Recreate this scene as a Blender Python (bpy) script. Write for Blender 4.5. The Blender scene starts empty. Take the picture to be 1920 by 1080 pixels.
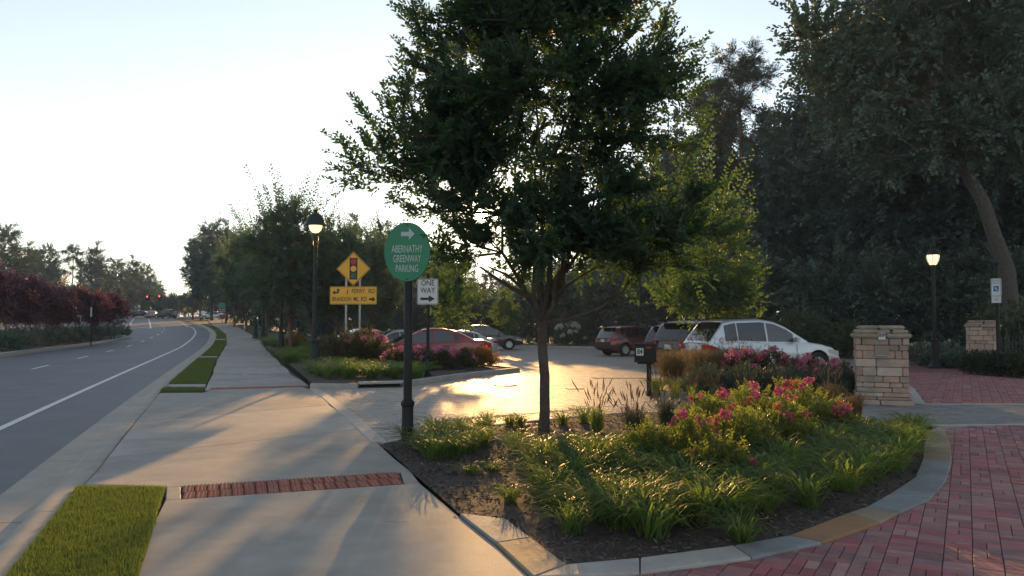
import bpy, bmesh, math, random
import numpy as np
from mathutils import Vector, Matrix, Euler

random.seed(7); rng = np.random.default_rng(7)
S = bpy.context.scene
COL = S.collection
R_ = math.radians

# ---------------------------------------------------------------- camera
F = 1493.0
PITCH = math.atan(60 / F)
CAM_Z = 1.65
cd = bpy.data.cameras.new('camera'); cam = bpy.data.objects.new('camera', cd); COL.objects.link(cam)
cam.location = (0, 0, CAM_Z); cam.rotation_euler = (math.pi / 2 + PITCH, 0, 0)
cd.sensor_width = 36; cd.lens = F / 1920 * 36; cd.clip_start = 0.1; cd.clip_end = 9000
S.camera = cam

# ---------------------------------------------------------------- sky and sun
SUN_EL, SUN_AZ = R_(7.5), math.atan((902 - 960) / F)      # azimuth clockwise from +Y
SUN_DIR = Vector((math.sin(SUN_AZ) * math.cos(SUN_EL), math.cos(SUN_AZ) * math.cos(SUN_EL), math.sin(SUN_EL)))
W = bpy.data.worlds.new('World'); S.world = W; W.use_nodes = True
nt = W.node_tree; nt.nodes.clear()
sky = nt.nodes.new('ShaderNodeTexSky'); sky.sky_type = 'NISHITA'; sky.sun_disc = False
sky.sun_elevation = SUN_EL; sky.sun_rotation = SUN_AZ
sky.air_density = 1.0; sky.dust_density = 0.12; sky.ozone_density = 1.5; sky.altitude = 300
bg = nt.nodes.new('ShaderNodeBackground'); bg.inputs['Strength'].default_value = 0.15
wo = nt.nodes.new('ShaderNodeOutputWorld')
# the sun's own disc and the thin glow of haze right round it
tc = nt.nodes.new('ShaderNodeTexCoord')
dot = nt.nodes.new('ShaderNodeVectorMath'); dot.operation = 'DOT_PRODUCT'
dot.inputs[1].default_value = SUN_DIR
nt.links.new(tc.outputs['Generated'], dot.inputs[0])
def wmath(op, a, b=None):
    n = nt.nodes.new('ShaderNodeMath'); n.operation = op
    for i, q in enumerate((a, b)):
        if q is None: continue
        if isinstance(q, (int, float)): n.inputs[i].default_value = q
        else: nt.links.new(q, n.inputs[i])
    return n.outputs[0]
ang = wmath('ARCCOSINE', wmath('MINIMUM', dot.outputs['Value'], 1.0))
disc = wmath('MULTIPLY', wmath('LESS_THAN', ang, R_(0.42)), 140.0)
glow = wmath('MULTIPLY', wmath('EXPONENT', wmath('MULTIPLY', ang, -1 / R_(1.3))), 3.0)
bg2 = nt.nodes.new('ShaderNodeBackground'); bg2.inputs['Color'].default_value = (1, .72, .36, 1)
nt.links.new(wmath('ADD', disc, glow), bg2.inputs['Strength'])
ads = nt.nodes.new('ShaderNodeAddShader')
hs = nt.nodes.new('ShaderNodeHueSaturation'); hs.inputs['Saturation'].default_value = .52
nt.links.new(sky.outputs[0], hs.inputs['Color']); nt.links.new(hs.outputs[0], bg.inputs['Color'])
nt.links.new(bg.outputs[0], ads.inputs[0]); nt.links.new(bg2.outputs[0], ads.inputs[1])
nt.links.new(ads.outputs[0], wo.inputs['Surface'])
sl = bpy.data.lights.new('sun', 'SUN'); so = bpy.data.objects.new('sun', sl); COL.objects.link(so)
sl.energy = 4.6; sl.angle = R_(0.53); sl.color = (1, .54, .18)
so.rotation_euler = (-SUN_DIR).to_track_quat('-Z', 'Y').to_euler()
so.location = (0, 0, 60)
S.view_settings.view_transform = 'Standard'; S.view_settings.look = 'None'
S.view_settings.exposure = 0.92; S.view_settings.gamma = 1; S.view_settings.use_curve_mapping = False
S.render.engine = 'CYCLES'
S.cycles.use_denoising = True
try: S.cycles.denoiser = 'OPENIMAGEDENOISE'
except Exception: pass
S.cycles.max_bounces = 7; S.cycles.diffuse_bounces = 3; S.cycles.glossy_bounces = 3
S.cycles.transmission_bounces = 4; S.cycles.transparent_max_bounces = 6; S.cycles.volume_bounces = 0
S.cycles.sample_clamp_indirect = 6; S.cycles.caustics_reflective = False; S.cycles.caustics_refractive = False

# ---------------------------------------------------------------- ground shape, pixel -> place
def ss(a, b, x):
    t = np.clip((x - a) / (b - a), 0, 1); return t * t * (3 - 2 * t)
def walk_line(y): return -0.4 - .37 * (y - 6.5)
def hgt(x, y):
    rise = 2.6 * np.clip((y - 50) / 140, 0, 1) ** 1.15
    drop = -.4 * ss(15, 48, y)
    w = ss(1, 9, x - walk_line(y))
    return (1 - w) * rise + w * drop
def ray(px, py):
    cx, cy = (px - 960) / F, (540 - py) / F
    return (cx, math.cos(PITCH) - cy * math.sin(PITCH), math.sin(PITCH) + cy * math.cos(PITCH))
def gp(px, py, dz=0.0):
    d = ray(px, py); t = 1.0
    for _ in range(9000):
        x, y, z = d[0] * t, d[1] * t, CAM_Z + d[2] * t
        if z <= hgt(x, y) + dz: break
        t += .004 + t * .0012
    return Vector((x, y, float(hgt(x, y)) + dz))
def at(px, py, Y):
    d = ray(px, py); t = Y / d[1]
    return Vector((d[0] * t, Y, CAM_Z + d[2] * t))
def proj(P):
    P = np.asarray(P); x, y, z = P[..., 0], P[..., 1], P[..., 2] - CAM_Z
    d = y * math.cos(PITCH) + z * math.sin(PITCH); u = -y * math.sin(PITCH) + z * math.cos(PITCH)
    return 960 + F * x / d, 540 - F * u / d
def on(x, y, dz=0.0): return Vector((x, y, float(hgt(x, y)) + dz))

# ---------------------------------------------------------------- helpers
def tag(o, label=None, cat=None, group=None, kind=None):
    if label: o['label'] = label
    if cat: o['category'] = cat
    if group: o['group'] = group
    if kind: o['kind'] = kind
    return o
def empty(name, loc=(0, 0, 0), rz=0, label=None, cat=None, group=None, kind=None):
    o = bpy.data.objects.new(name, None); COL.objects.link(o)
    o.location = loc; o.rotation_euler = (0, 0, rz); o.empty_display_size = .2
    return tag(o, label, cat, group, kind)
def mkmesh(name, V, Fc, mat, smooth=False, sharp=None):
    me = bpy.data.meshes.new(name)
    if isinstance(Fc, np.ndarray):
        n, k = Fc.shape; V = np.asarray(V, dtype=np.float32)
        me.vertices.add(len(V)); me.vertices.foreach_set('co', V.ravel())
        me.loops.add(n * k); me.loops.foreach_set('vertex_index', Fc.astype(np.int32).ravel())
        me.polygons.add(n); me.polygons.foreach_set('loop_start', np.arange(0, n * k, k, dtype=np.int32))
        me.update(calc_edges=True)
    else:
        me.from_pydata([tuple(v) for v in V], [], Fc); me.update()
    if mat: me.materials.append(mat)
    if smooth:
        me.polygons.foreach_set('use_smooth', np.ones(len(me.polygons), dtype=bool))
        if sharp: me.set_sharp_from_angle(angle=R_(sharp))
    return me
def ob(name, me, parent=None, loc=(0, 0, 0), rot=(0, 0, 0), scale=(1, 1, 1)):
    o = bpy.data.objects.new(name, me); COL.objects.link(o)
    o.location = loc; o.rotation_euler = rot
    o.scale = scale if not isinstance(scale, (int, float)) else (scale,) * 3
    if parent: o.parent = parent
    return o
class MB:
    def __init__(s): s.v = []; s.f = []
    def add(s, V, Fc):
        n = len(s.v); s.v += [Vector(v) for v in V]; s.f += [[i + n for i in f] for f in Fc]; return s
    def box(s, c, d, rot=None, taper=1.0):
        x, y, z = d[0] / 2, d[1] / 2, d[2] / 2; c = Vector(c)
        V = [Vector((a * x * (taper if e > 0 else 1), b * y * (taper if e > 0 else 1), e * z)) for e in (-1, 1) for a, b in ((-1, -1), (1, -1), (1, 1), (-1, 1))]
        if rot: m = Euler(rot).to_matrix(); V = [m @ v for v in V]
        return s.add([v + c for v in V], [[0, 3, 2, 1], [4, 5, 6, 7], [0, 1, 5, 4], [1, 2, 6, 5], [2, 3, 7, 6], [3, 0, 4, 7]])
    def tube(s, pts, rad, n=6, cap=True):
        pts = [Vector(p) for p in pts]; k = len(pts)
        if not hasattr(rad, '__len__'): rad = [rad] * k
        V = []; ref = None
        for i in range(k):
            d = (pts[min(i + 1, k - 1)] - pts[max(i - 1, 0)])
            d = d.normalized() if d.length > 1e-9 else Vector((0, 0, 1))
            if ref is None: ref = d.orthogonal().normalized()
            a = (ref - d * ref.dot(d)); a = a.normalized() if a.length > 1e-6 else d.orthogonal().normalized()
            ref = a; b = d.cross(a)
            V += [pts[i] + (a * math.cos(2 * math.pi * j / n) + b * math.sin(2 * math.pi * j / n)) * rad[i] for j in range(n)]
        Fc = [[i * n + j, i * n + (j + 1) % n, (i + 1) * n + (j + 1) % n, (i + 1) * n + j] for i in range(k - 1) for j in range(n)]
        if cap: Fc += [list(range(n))[::-1], [(k - 1) * n + j for j in range(n)]]
        return s.add(V, Fc)
    def lathe(s, prof, n=20, c=(0, 0, 0), axis='z', flute=0, cap=True):
        c = Vector(c); V = []
        for r, z in prof:
            for j in range(n):
                a = 2 * math.pi * j / n; rr = r * (1 - flute * (j % 2))
                p = Vector((rr * math.cos(a), rr * math.sin(a), z))
                if axis == 'y': p = Vector((p.x, p.z, p.y))
                if axis == 'x': p = Vector((p.z, p.x, p.y))
                V.append(p + c)
        k = len(prof)
        Fc = [[i * n + j, i * n + (j + 1) % n, (i + 1) * n + (j + 1) % n, (i + 1) * n + j] for i in range(k - 1) for j in range(n)]
        if cap: Fc += [list(range(n))[::-1], [(k - 1) * n + j for j in range(n)]]
        return s.add(V, Fc)
    def prism(s, poly, z0, z1):
        n = len(poly)
        V = [Vector((p[0], p[1], z0)) for p in poly] + [Vector((p[0], p[1], z1)) for p in poly]
        return s.add(V, [list(range(n))[::-1], list(range(n, 2 * n))] + [[i, (i + 1) % n, n + (i + 1) % n, n + i] for i in range(n)])
    def mesh(s, name, mat, smooth=False, sharp=40):
        return mkmesh(name, s.v, s.f, mat, smooth, sharp)
    def build(s, name, mat, parent=None, smooth=False, sharp=40, loc=(0, 0, 0), rot=(0, 0, 0)):
        return ob(name, s.mesh(name, mat, smooth, sharp), parent, loc, rot)
def bevel_mesh(me, w, seg=1):
    bm = bmesh.new(); bm.from_mesh(me)
    bmesh.ops.bevel(bm, geom=bm.edges[:] , offset=w, segments=seg, affect='EDGES', clamp_overlap=True)
    bm.to_mesh(me); bm.free(); return me
def copy_tree(o, parent=None):
    c = o.copy(); COL.objects.link(c); c.parent = parent
    for ch in list(o.children): copy_tree(ch, c)
    return c
def inset(poly, d):
    P = [Vector((p[0], p[1])) for p in poly]; n = len(P); out = []
    A = sum(P[i].x * P[(i + 1) % n].y - P[(i + 1) % n].x * P[i].y for i in range(n))
    sg = 1 if A > 0 else -1
    for i in range(n):
        e1 = (P[i] - P[i - 1]); e2 = (P[(i + 1) % n] - P[i])
        e1 = e1.normalized() if e1.length else Vector((1, 0)); e2 = e2.normalized() if e2.length else e1
        n1 = Vector((-e1.y, e1.x)) * sg; n2 = Vector((-e2.y, e2.x)) * sg
        m = (n1 + n2); m = m.normalized() if m.length > 1e-6 else n1
        out.append(P[i] + m * d / max(.35, m.dot(n1)))
    return out
def inside(poly, x, y):
    c = False; n = len(poly); j = n - 1
    for i in range(n):
        xi, yi, xj, yj = poly[i][0], poly[i][1], poly[j][0], poly[j][1]
        if (yi > y) != (yj > y) and x < (xj - xi) * (y - yi) / (yj - yi) + xi: c = not c
        j = i
    return c
def slab(name, poly, top, thick, mat, parent=None, bev=.008):
    """a paving piece following the ground: bevelled top edge, sides down"""
    n = len(poly); inn = inset(poly, bev)
    V = [(p[0], p[1], hgt(p[0], p[1]) + top - thick) for p in poly] + [(p[0], p[1], hgt(p[0], p[1]) + top - bev) for p in poly] + [(p[0], p[1], hgt(p[0], p[1]) + top) for p in inn]
    Fc = [[i, (i + 1) % n, n + (i + 1) % n, n + i] for i in range(n)] + [[n + i, n + (i + 1) % n, 2 * n + (i + 1) % n, 2 * n + i] for i in range(n)] + [list(range(2 * n, 3 * n))]
    A = sum(poly[i][0] * poly[(i + 1) % n][1] - poly[(i + 1) % n][0] * poly[i][1] for i in range(n))
    if A < 0: Fc = [f[::-1] for f in Fc]
    return ob(name, mkmesh(name, V, Fc, mat), parent)
def sheet(name, poly, dz, mat, res=1.0, parent=None, amp=0.0):
    """triangulated sheet over a polygon that follows the ground, finely divided"""
    bm = bmesh.new(); vs = [bm.verts.new((p[0], p[1], 0)) for p in poly]; bm.faces.new(vs)
    x0, x1 = min(p[0] for p in poly), max(p[0] for p in poly); y0, y1 = min(p[1] for p in poly), max(p[1] for p in poly)
    for k in np.arange(math.floor(x0 / res) * res + res, x1, res):
        bmesh.ops.bisect_plane(bm, geom=bm.verts[:] + bm.edges[:] + bm.faces[:], plane_co=(k, 0, 0), plane_no=(1, 0, 0))
    for k in np.arange(math.floor(y0 / res) * res + res, y1, res):
        bmesh.ops.bisect_plane(bm, geom=bm.verts[:] + bm.edges[:] + bm.faces[:], plane_co=(0, k, 0), plane_no=(0, 1, 0))
    for v in bm.verts:
        b = any(e.is_boundary for e in v.link_edges)
        v.co.z = float(hgt(v.co.x, v.co.y)) + dz + (0 if b else amp * (math.sin(v.co.x * 3.1 + 1.3 * math.sin(v.co.y * 2)) * math.cos(v.co.y * 2.7) + random.uniform(-.5, .5)))
    bmesh.ops.recalc_face_normals(bm, faces=bm.faces[:])
    if bm.faces and sum(f.normal.z for f in bm.faces) < 0: bmesh.ops.reverse_faces(bm, faces=bm.faces[:])
    me = bpy.data.meshes.new(name); bm.to_mesh(me); bm.free(); me.materials.append(mat)
    if amp: me.polygons.foreach_set('use_smooth', np.ones(len(me.polygons), dtype=bool))
    return ob(name, me, parent)
def strip(name, rows, mat, parent=None, smooth=False):
    """rows: list of equal-length lists of points"""
    k = len(rows[0]); V = [p for r in rows for p in r]
    Fc = [[i * k + j, i * k + j + 1, (i + 1) * k + j + 1, (i + 1) * k + j] for i in range(len(rows) - 1) for j in range(k - 1)]
    return ob(name, mkmesh(name, V, Fc, mat, smooth), parent)

# ---------------------------------------------------------------- materials
def mat(name, c1, c2=None, scale=4.0, rough=.8, bump=0.0, bscale=60.0, rand=0.0, island=False, metal=0.0, spec=.5, detail=5, c3=None, s3=.7, coat=0.0, lo=.35, hi=.65, f3=(.5, .7), emit=None, estr=0, trans=0.0):
    m = bpy.data.materials.new(name); m.use_nodes = True; t = m.node_tree; N = t.nodes; Lk = t.links
    p = N['Principled BSDF']; p.inputs['Roughness'].default_value = rough; p.inputs['Metallic'].default_value = metal
    p.inputs['Specular IOR Level'].default_value = spec; p.inputs['Coat Weight'].default_value = coat
    p.inputs['Coat Roughness'].default_value = .06
    if trans: p.inputs['Transmission Weight'].default_value = trans
    g = N.new('ShaderNodeNewGeometry')
    def noise(sc, d=detail):
        n = N.new('ShaderNodeTexNoise'); n.inputs['Scale'].default_value = sc; n.inputs['Detail'].default_value = d
        n.inputs['Roughness'].default_value = .62
        Lk.new(g.outputs['Position'], n.inputs['Vector']); return n.outputs['Fac']
    def ramp(fac, a, b):
        r = N.new('ShaderNodeMapRange'); r.inputs['From Min'].default_value = a; r.inputs['From Max'].default_value = b
        Lk.new(fac, r.inputs['Value']); return r.outputs[0]
    def mix(f, a, b):
        x = N.new('ShaderNodeMix'); x.data_type = 'RGBA'
        Lk.new(f, x.inputs['Factor'])
        for i, q in ((6, a), (7, b)):
            if hasattr(q, 'links') or hasattr(q, 'is_linked'): Lk.new(q, x.inputs[i])
            else: x.inputs[i].default_value = (*q, 1)
        return x.outputs[2]
    col = None
    if c2: col = mix(ramp(noise(scale), lo, hi), c1, c2)
    if c3: col = mix(ramp(noise(s3, 4), *f3), col if col is not None else c1, c3)
    if rand:
        if col is None:
            q = N.new('ShaderNodeRGB'); q.outputs[0].default_value = (*c1, 1); col = q.outputs[0]
        hsv = N.new('ShaderNodeHueSaturation')
        if island: src = g.outputs['Random Per Island']
        else: src = N.new('ShaderNodeObjectInfo').outputs['Random']
        r = N.new('ShaderNodeMapRange'); r.inputs['To Min'].default_value = 1 - rand; r.inputs['To Max'].default_value = 1 + rand
        Lk.new(src, r.inputs['Value']); Lk.new(r.outputs[0], hsv.inputs['Value']); Lk.new(col, hsv.inputs['Color'])
        w = N.new('ShaderNodeMath'); w.operation = 'MULTIPLY'; w.inputs[1].default_value = 7.31; Lk.new(src, w.inputs[0])
        fr = N.new('ShaderNodeMath'); fr.operation = 'FRACT'; Lk.new(w.outputs[0], fr.inputs[0])
        r2 = N.new('ShaderNodeMapRange'); r2.inputs['To Min'].default_value = .5 - rand * .05; r2.inputs['To Max'].default_value = .5 + rand * .05
        Lk.new(fr.outputs[0], r2.inputs['Value']); Lk.new(r2.outputs[0], hsv.inputs['Hue'])
        r3 = N.new('ShaderNodeMapRange'); r3.inputs['To Min'].default_value = 1 + rand; r3.inputs['To Max'].default_value = 1 - rand
        Lk.new(fr.outputs[0], r3.inputs['Value']); Lk.new(r3.outputs[0], hsv.inputs['Saturation'])
        col = hsv.outputs[0]
    if col is not None: Lk.new(col, p.inputs['Base Color'])
    else: p.inputs['Base Color'].default_value = (*c1, 1)
    if bump:
        b = N.new('ShaderNodeBump'); b.inputs['Strength'].default_value = bump; b.inputs['Distance'].default_value = .01
        Lk.new(noise(bscale, 6), b.inputs['Height']); Lk.new(b.outputs[0], p.inputs['Normal'])
    if emit:
        p.inputs['Emission Color'].default_value = (*emit, 1); p.inputs['Emission Strength'].default_value = estr
    return m
def leafmat(name, a, b, t1, tr=.45, clump=.8, dry=None):
    """leaf: colour varies leaf by leaf and in drifts; part of the light passes through"""
    m = bpy.data.materials.new(name); m.use_nodes = True; t = m.node_tree; N = t.nodes; Lk = t.links
    p = N['Principled BSDF']; p.inputs['Roughness'].default_value = .55; p.inputs['Specular IOR Level'].default_value = .35
    g = N.new('ShaderNodeNewGeometry')
    n = N.new('ShaderNodeTexNoise'); n.inputs['Scale'].default_value = clump; n.inputs['Detail'].default_value = 3
    Lk.new(g.outputs['Position'], n.inputs['Vector'])
    ad = N.new('ShaderNodeMath'); ad.operation = 'MULTIPLY_ADD'; ad.inputs[1].default_value = .7
    Lk.new(g.outputs['Random Per Island'], ad.inputs[0])
    sb = N.new('ShaderNodeMath'); sb.operation = 'SUBTRACT'; sb.inputs[1].default_value = .35; Lk.new(n.outputs['Fac'], sb.inputs[0]); Lk.new(sb.outputs[0], ad.inputs[2])
    mx = N.new('ShaderNodeMix'); mx.data_type = 'RGBA'; mx.inputs[6].default_value = (*a, 1); mx.inputs[7].default_value = (*b, 1)
    Lk.new(ad.outputs[0], mx.inputs['Factor']); col = mx.outputs[2]
    if dry:
        gt = N.new('ShaderNodeMath'); gt.operation = 'GREATER_THAN'; gt.inputs[1].default_value = .93; Lk.new(g.outputs['Random Per Island'], gt.inputs[0])
        m2 = N.new('ShaderNodeMix'); m2.data_type = 'RGBA'; m2.inputs[7].default_value = (*dry, 1); Lk.new(gt.outputs[0], m2.inputs['Factor']); Lk.new(col, m2.inputs[6]); col = m2.outputs[2]
    Lk.new(col, p.inputs['Base Color'])
    tl = N.new('ShaderNodeBsdfTranslucent')
    mt = N.new('ShaderNodeMix'); mt.data_type = 'RGBA'; mt.blend_type = 'MIX'; mt.inputs[0].default_value = .6; mt.inputs[7].default_value = (*t1, 1)
    Lk.new(col, mt.inputs[6]); Lk.new(mt.outputs[2], tl.inputs['Color'])
    ms = N.new('ShaderNodeMixShader'); ms.inputs[0].default_value = tr
    Lk.new(p.outputs[0], ms.inputs[1]); Lk.new(tl.outputs[0], ms.inputs[2])
    Lk.new(ms.outputs[0], N['Material Output'].inputs['Surface'])
    return m
M = {}
M['asphalt'] = mat('asphalt', (.070, .083, .108), (.096, .110, .140), 1.2, .64, .5, 140, c3=(.062, .070, .088), s3=.25, spec=.45)
M['gutter'] = mat('gutter_concrete', (.36, .33, .295), (.29, .265, .235), 2.5, .78, .25, 120, c3=(.27, .25, .22), s3=.6, f3=(.52, .8))
M['concrete'] = mat('sidewalk_concrete', (.36, .345, .32), (.27, .26, .24), 2.6, .76, .45, 110, rand=.10, c3=(.19, .18, .165), s3=.55, f3=(.48, .78), spec=.4, lo=.3, hi=.72)
M['kerb'] = mat('kerb_concrete', (.42, .40, .37), (.33, .31, .29), 3, .8, .3, 90)
M['joint'] = mat('joint_dirt', (.07, .06, .05), (.11, .095, .08), 8, .95)
M['ground'] = mat('ground_grass', (.030, .045, .014), (.055, .070, .022), .9, .95, .6, 8)
M['lawn'] = mat('lawn', (.045, .068, .022), (.075, .100, .034), .7, .95, .8, 30)
M['mulch'] = mat('mulch', (.036, .028, .025), (.075, .058, .050), 14, .95, 1.0, 45, c3=(.028, .022, .020), s3=1.8)
M['chip'] = mat('mulch_chip', (.052, .041, .037), (.125, .094, .080), 9, .95, rand=.6, island=True)
M['litter'] = mat('dry_leaf', (.24, .16, .085), (.14, .085, .045), 12, .9, rand=.4, island=True)
M['paint'] = mat('road_paint', (.68, .68, .66), (.52, .52, .50), 6, .6, .2, 90)
M['ypaint'] = mat('road_paint_yellow', (.62, .45, .12), (.48, .35, .10), 6, .6)
M['tactile'] = mat('tactile_brick', (.34, .12, .085), (.25, .085, .062), 14, .75, .3, 120, rand=.09)
M['brick'] = mat('red_brick', (.34, .14, .135), (.26, .112, .115), 9, .72, .5, 110, rand=.24, c3=(.17, .115, .13), s3=2.2, f3=(.52, .75))
M['brick_i'] = mat('red_brick_field', (.34, .14, .135), (.26, .112, .115), 9, .72, .5, 110, rand=.24, island=True, c3=(.17, .115, .13), s3=2.2, f3=(.52, .75))
M['greypaver'] = mat('grey_paver', (.25, .245, .24), (.19, .185, .185), 9, .7, .4, 110, rand=.18)
M['lotpaver'] = mat('lot_paver', (.30, .275, .245), (.235, .215, .195), 9, .58, .6, 120, rand=.16, spec=.4)
M['lotpaver_i'] = mat('lot_paver_field', (.30, .275, .245), (.235, .215, .195), 9, .58, .6, 120, rand=.16, island=True, spec=.4)
M['flag_grey'] = mat('flagstone_grey', (.27, .285, .29), (.20, .215, .225), 3, .8, .45, 40, rand=.08, spec=.3, c3=(.17, .175, .18), s3=1.6)
M['flag_tan'] = mat('flagstone_tan', (.34, .27, .19), (.26, .20, .145), 3, .82, .45, 40, rand=.1, spec=.3, c3=(.24, .24, .23), s3=1.5)
M['flag_orange'] = mat('flagstone_orange', (.34, .19, .10), (.27, .155, .085), 3, .82, .45, 40, rand=.05, spec=.3, c3=(.22, .15, .10), s3=1.8)
M['stone'] = mat('tan_stone', (.45, .325, .265), (.35, .26, .215), 5, .85, .8, 30, rand=.24, c3=(.28, .225, .195), s3=3)
M['capstone'] = mat('cap_stone', (.37, .295, .235), (.26, .215, .18), 6, .85, .8, 25, rand=.12)
M['mortar'] = mat('mortar', (.10, .085, .07), (.14, .12, .10), 20, .95)
M['black'] = mat('black_metal', (.010, .011, .012), (.016, .017, .018), 8, .5, .15, 80, spec=.25)
M['greenblack'] = mat('dark_green_metal', (.012, .022, .022), (.02, .032, .032), 8, .5, .1, 80, spec=.25)
M['steel'] = mat('galvanised', (.36, .37, .38), (.28, .29, .30), 9, .45, metal=.6)
M['grate'] = mat('cast_iron', (.05, .045, .042), (.09, .08, .07), 12, .7, metal=.3)
M['sgreen'] = mat('sign_green', (.006, .19, .095), (.008, .17, .085), 3, .42)
M['swhite'] = mat('sign_white', (.66, .67, .68), (.58, .59, .60), 4, .45)
M['ssilver'] = mat('sign_letter_grey', (.42, .47, .45), None, rough=.5)
M['syellow'] = mat('sign_yellow', (.85, .42, .012), (.80, .39, .012), 3, .42)
M['sblack'] = mat('sign_black', (.012, .012, .012), None, rough=.5)
M['sred'] = mat('sign_red', (.42, .015, .02), None, rough=.45)
M['sblue'] = mat('sign_blue', (.02, .09, .38), None, rough=.45)
M['sbrown'] = mat('sign_brown', (.13, .045, .03), None, rough=.5)
M['bark'] = mat('bark', (.085, .062, .046), (.045, .034, .027), 22, .92, 1.0, 26, c3=(.11, .09, .07), s3=6)
M['bark_grey'] = mat('bark_grey', (.10, .088, .075), (.055, .047, .04), 9, .92, 1.0, 14)
M['bark_red'] = mat('bark_red', (.15, .085, .06), (.09, .05, .04), 10, .9, .8, 14)
M['pole_wood'] = mat('pole_wood', (.14, .10, .075), (.09, .07, .055), 6, .9)
M['glass'] = mat('car_glass', (.012, .014, .016), None, rough=.04, spec=.9, coat=.3)
M['glass_clear'] = mat('car_glass_light', (.06, .07, .075), None, rough=.05, spec=.9)
M['tyre'] = mat('tyre', (.012, .012, .012), (.02, .02, .02), 20, .85)
M['rim'] = mat('rim', (.42, .43, .45), None, rough=.28, metal=.9)
M['trim'] = mat('black_trim', (.012, .012, .013), None, rough=.5)
M['well'] = mat('wheel_well', (.006, .006, .006), None, rough=.95)
M['tail'] = mat('tail_lamp', (.42, .012, .015), None, rough=.15, coat=.5)
M['tailw'] = mat('lamp_white', (.55, .52, .50), None, rough=.12, coat=.5)
M['plate'] = mat('licence_plate', (.62, .63, .62), None, rough=.4)
M['lampglow'] = mat('lamp_glass', (.75, .72, .62), None, rough=.25, emit=(1, .78, .42), estr=.8)
M['lampbulb'] = mat('lamp_bulb', (.8, .8, .75), None, rough=.3, emit=(1, .82, .5), estr=6.0)
M['redlens'] = mat('red_lens', (.6, .02, .02), None, rough=.3, emit=(1, .08, .04), estr=6)
M['wire'] = mat('wire', (.05, .05, .05), None, rough=.35, metal=.5)
M['fence'] = mat('fence_metal', (.035, .037, .038), None, rough=.45)
M['pink'] = leafmat('rose_pink', (.46, .06, .16), (.62, .13, .24), (.85, .25, .35), .3, 3)
M['pink2'] = leafmat('rose_pale_pink', (.50, .14, .26), (.66, .26, .36), (.8, .4, .45), .3, 3)
M['coral'] = leafmat('rose_coral', (.55, .08, .09), (.62, .20, .08), (.9, .35, .2), .3, 3)
M['creamflower'] = leafmat('cream_flower', (.42, .45, .33), (.55, .56, .44), (.6, .6, .45), .3, 3)
M['leaf_main'] = leafmat('elm_leaf', (.026, .056, .040), (.050, .088, .056), (.16, .30, .03), .34, .9)
M['leaf_young'] = leafmat('young_tree_leaf', (.040, .080, .046), (.070, .115, .055), (.28, .48, .05), .40, .9)
M['leaf_street'] = leafmat('street_tree_leaf', (.048, .088, .072), (.082, .128, .094), (.18, .32, .07), .30, .5)
M['leaf_dark'] = leafmat('woodland_leaf', (.046, .084, .080), (.098, .142, .122), (.06, .13, .05), .14, .25)
M['leaf_mid'] = leafmat('woodland_leaf_mid', (.050, .090, .076), (.102, .150, .112), (.10, .20, .06), .18, .25)
M['leaf_pine'] = leafmat('pine_needle', (.036, .070, .060), (.066, .104, .080), (.06, .13, .05), .14, .3)
M['leaf_purple'] = leafmat('crape_leaf', (.080, .038, .052), (.150, .060, .082), (.20, .08, .10), .25, .5)
M['leaf_purple2'] = leafmat('crape_bloom', (.19, .085, .12), (.30, .13, .17), (.34, .14, .16), .25, .5)
M['leaf_rose'] = leafmat('rose_leaf', (.065, .090, .026), (.110, .125, .036), (.38, .50, .05), .46, 2.5, dry=(.20, .09, .03))
M['leaf_rosedark'] = leafmat('rose_leaf_dark', (.030, .050, .022), (.055, .070, .028), (.16, .14, .03), .35, 1.5, dry=(.16, .06, .04))
M['leaf_lily'] = leafmat('lilyturf_blade', (.046, .095, .034), (.088, .140, .048), (.44, .62, .08), .46, 2, dry=(.22, .18, .09))
M['leaf_lav'] = leafmat('lavender', (.060, .085, .055), (.105, .125, .080), (.20, .22, .09), .3, 3)
M['leaf_juniper'] = leafmat('blue_shrub', (.040, .066, .052), (.070, .098, .076), (.10, .14, .07), .25, 2)
M['grass_tan'] = leafmat('fountain_grass', (.14, .105, .045), (.24, .17, .085), (.45, .32, .12), .4, 2)
M['seed'] = leafmat('seed_head', (.17, .10, .06), (.27, .17, .10), (.45, .26, .14), .35, 3)
M['turf'] = leafmat('turf_blade', (.055, .090, .030), (.110, .135, .042), (.32, .46, .06), .38, 2.6, dry=(.20, .17, .06))
M['leaf_box'] = leafmat('boxwood_leaf', (.018, .034, .014), (.034, .055, .020), (.07, .09, .02), .2, 2)
M['leaf_magnolia'] = leafmat('glossy_leaf', (.040, .062, .030), (.080, .105, .050), (.10, .14, .04), .2, 1)
M['leaf_silver'] = leafmat('silver_shrub', (.10, .12, .09), (.17, .19, .14), (.20, .22, .12), .25, 1)
M['leaf_orange'] = leafmat('orange_shrub', (.15, .075, .022), (.24, .11, .030), (.5, .25, .05), .4, 2)
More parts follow.
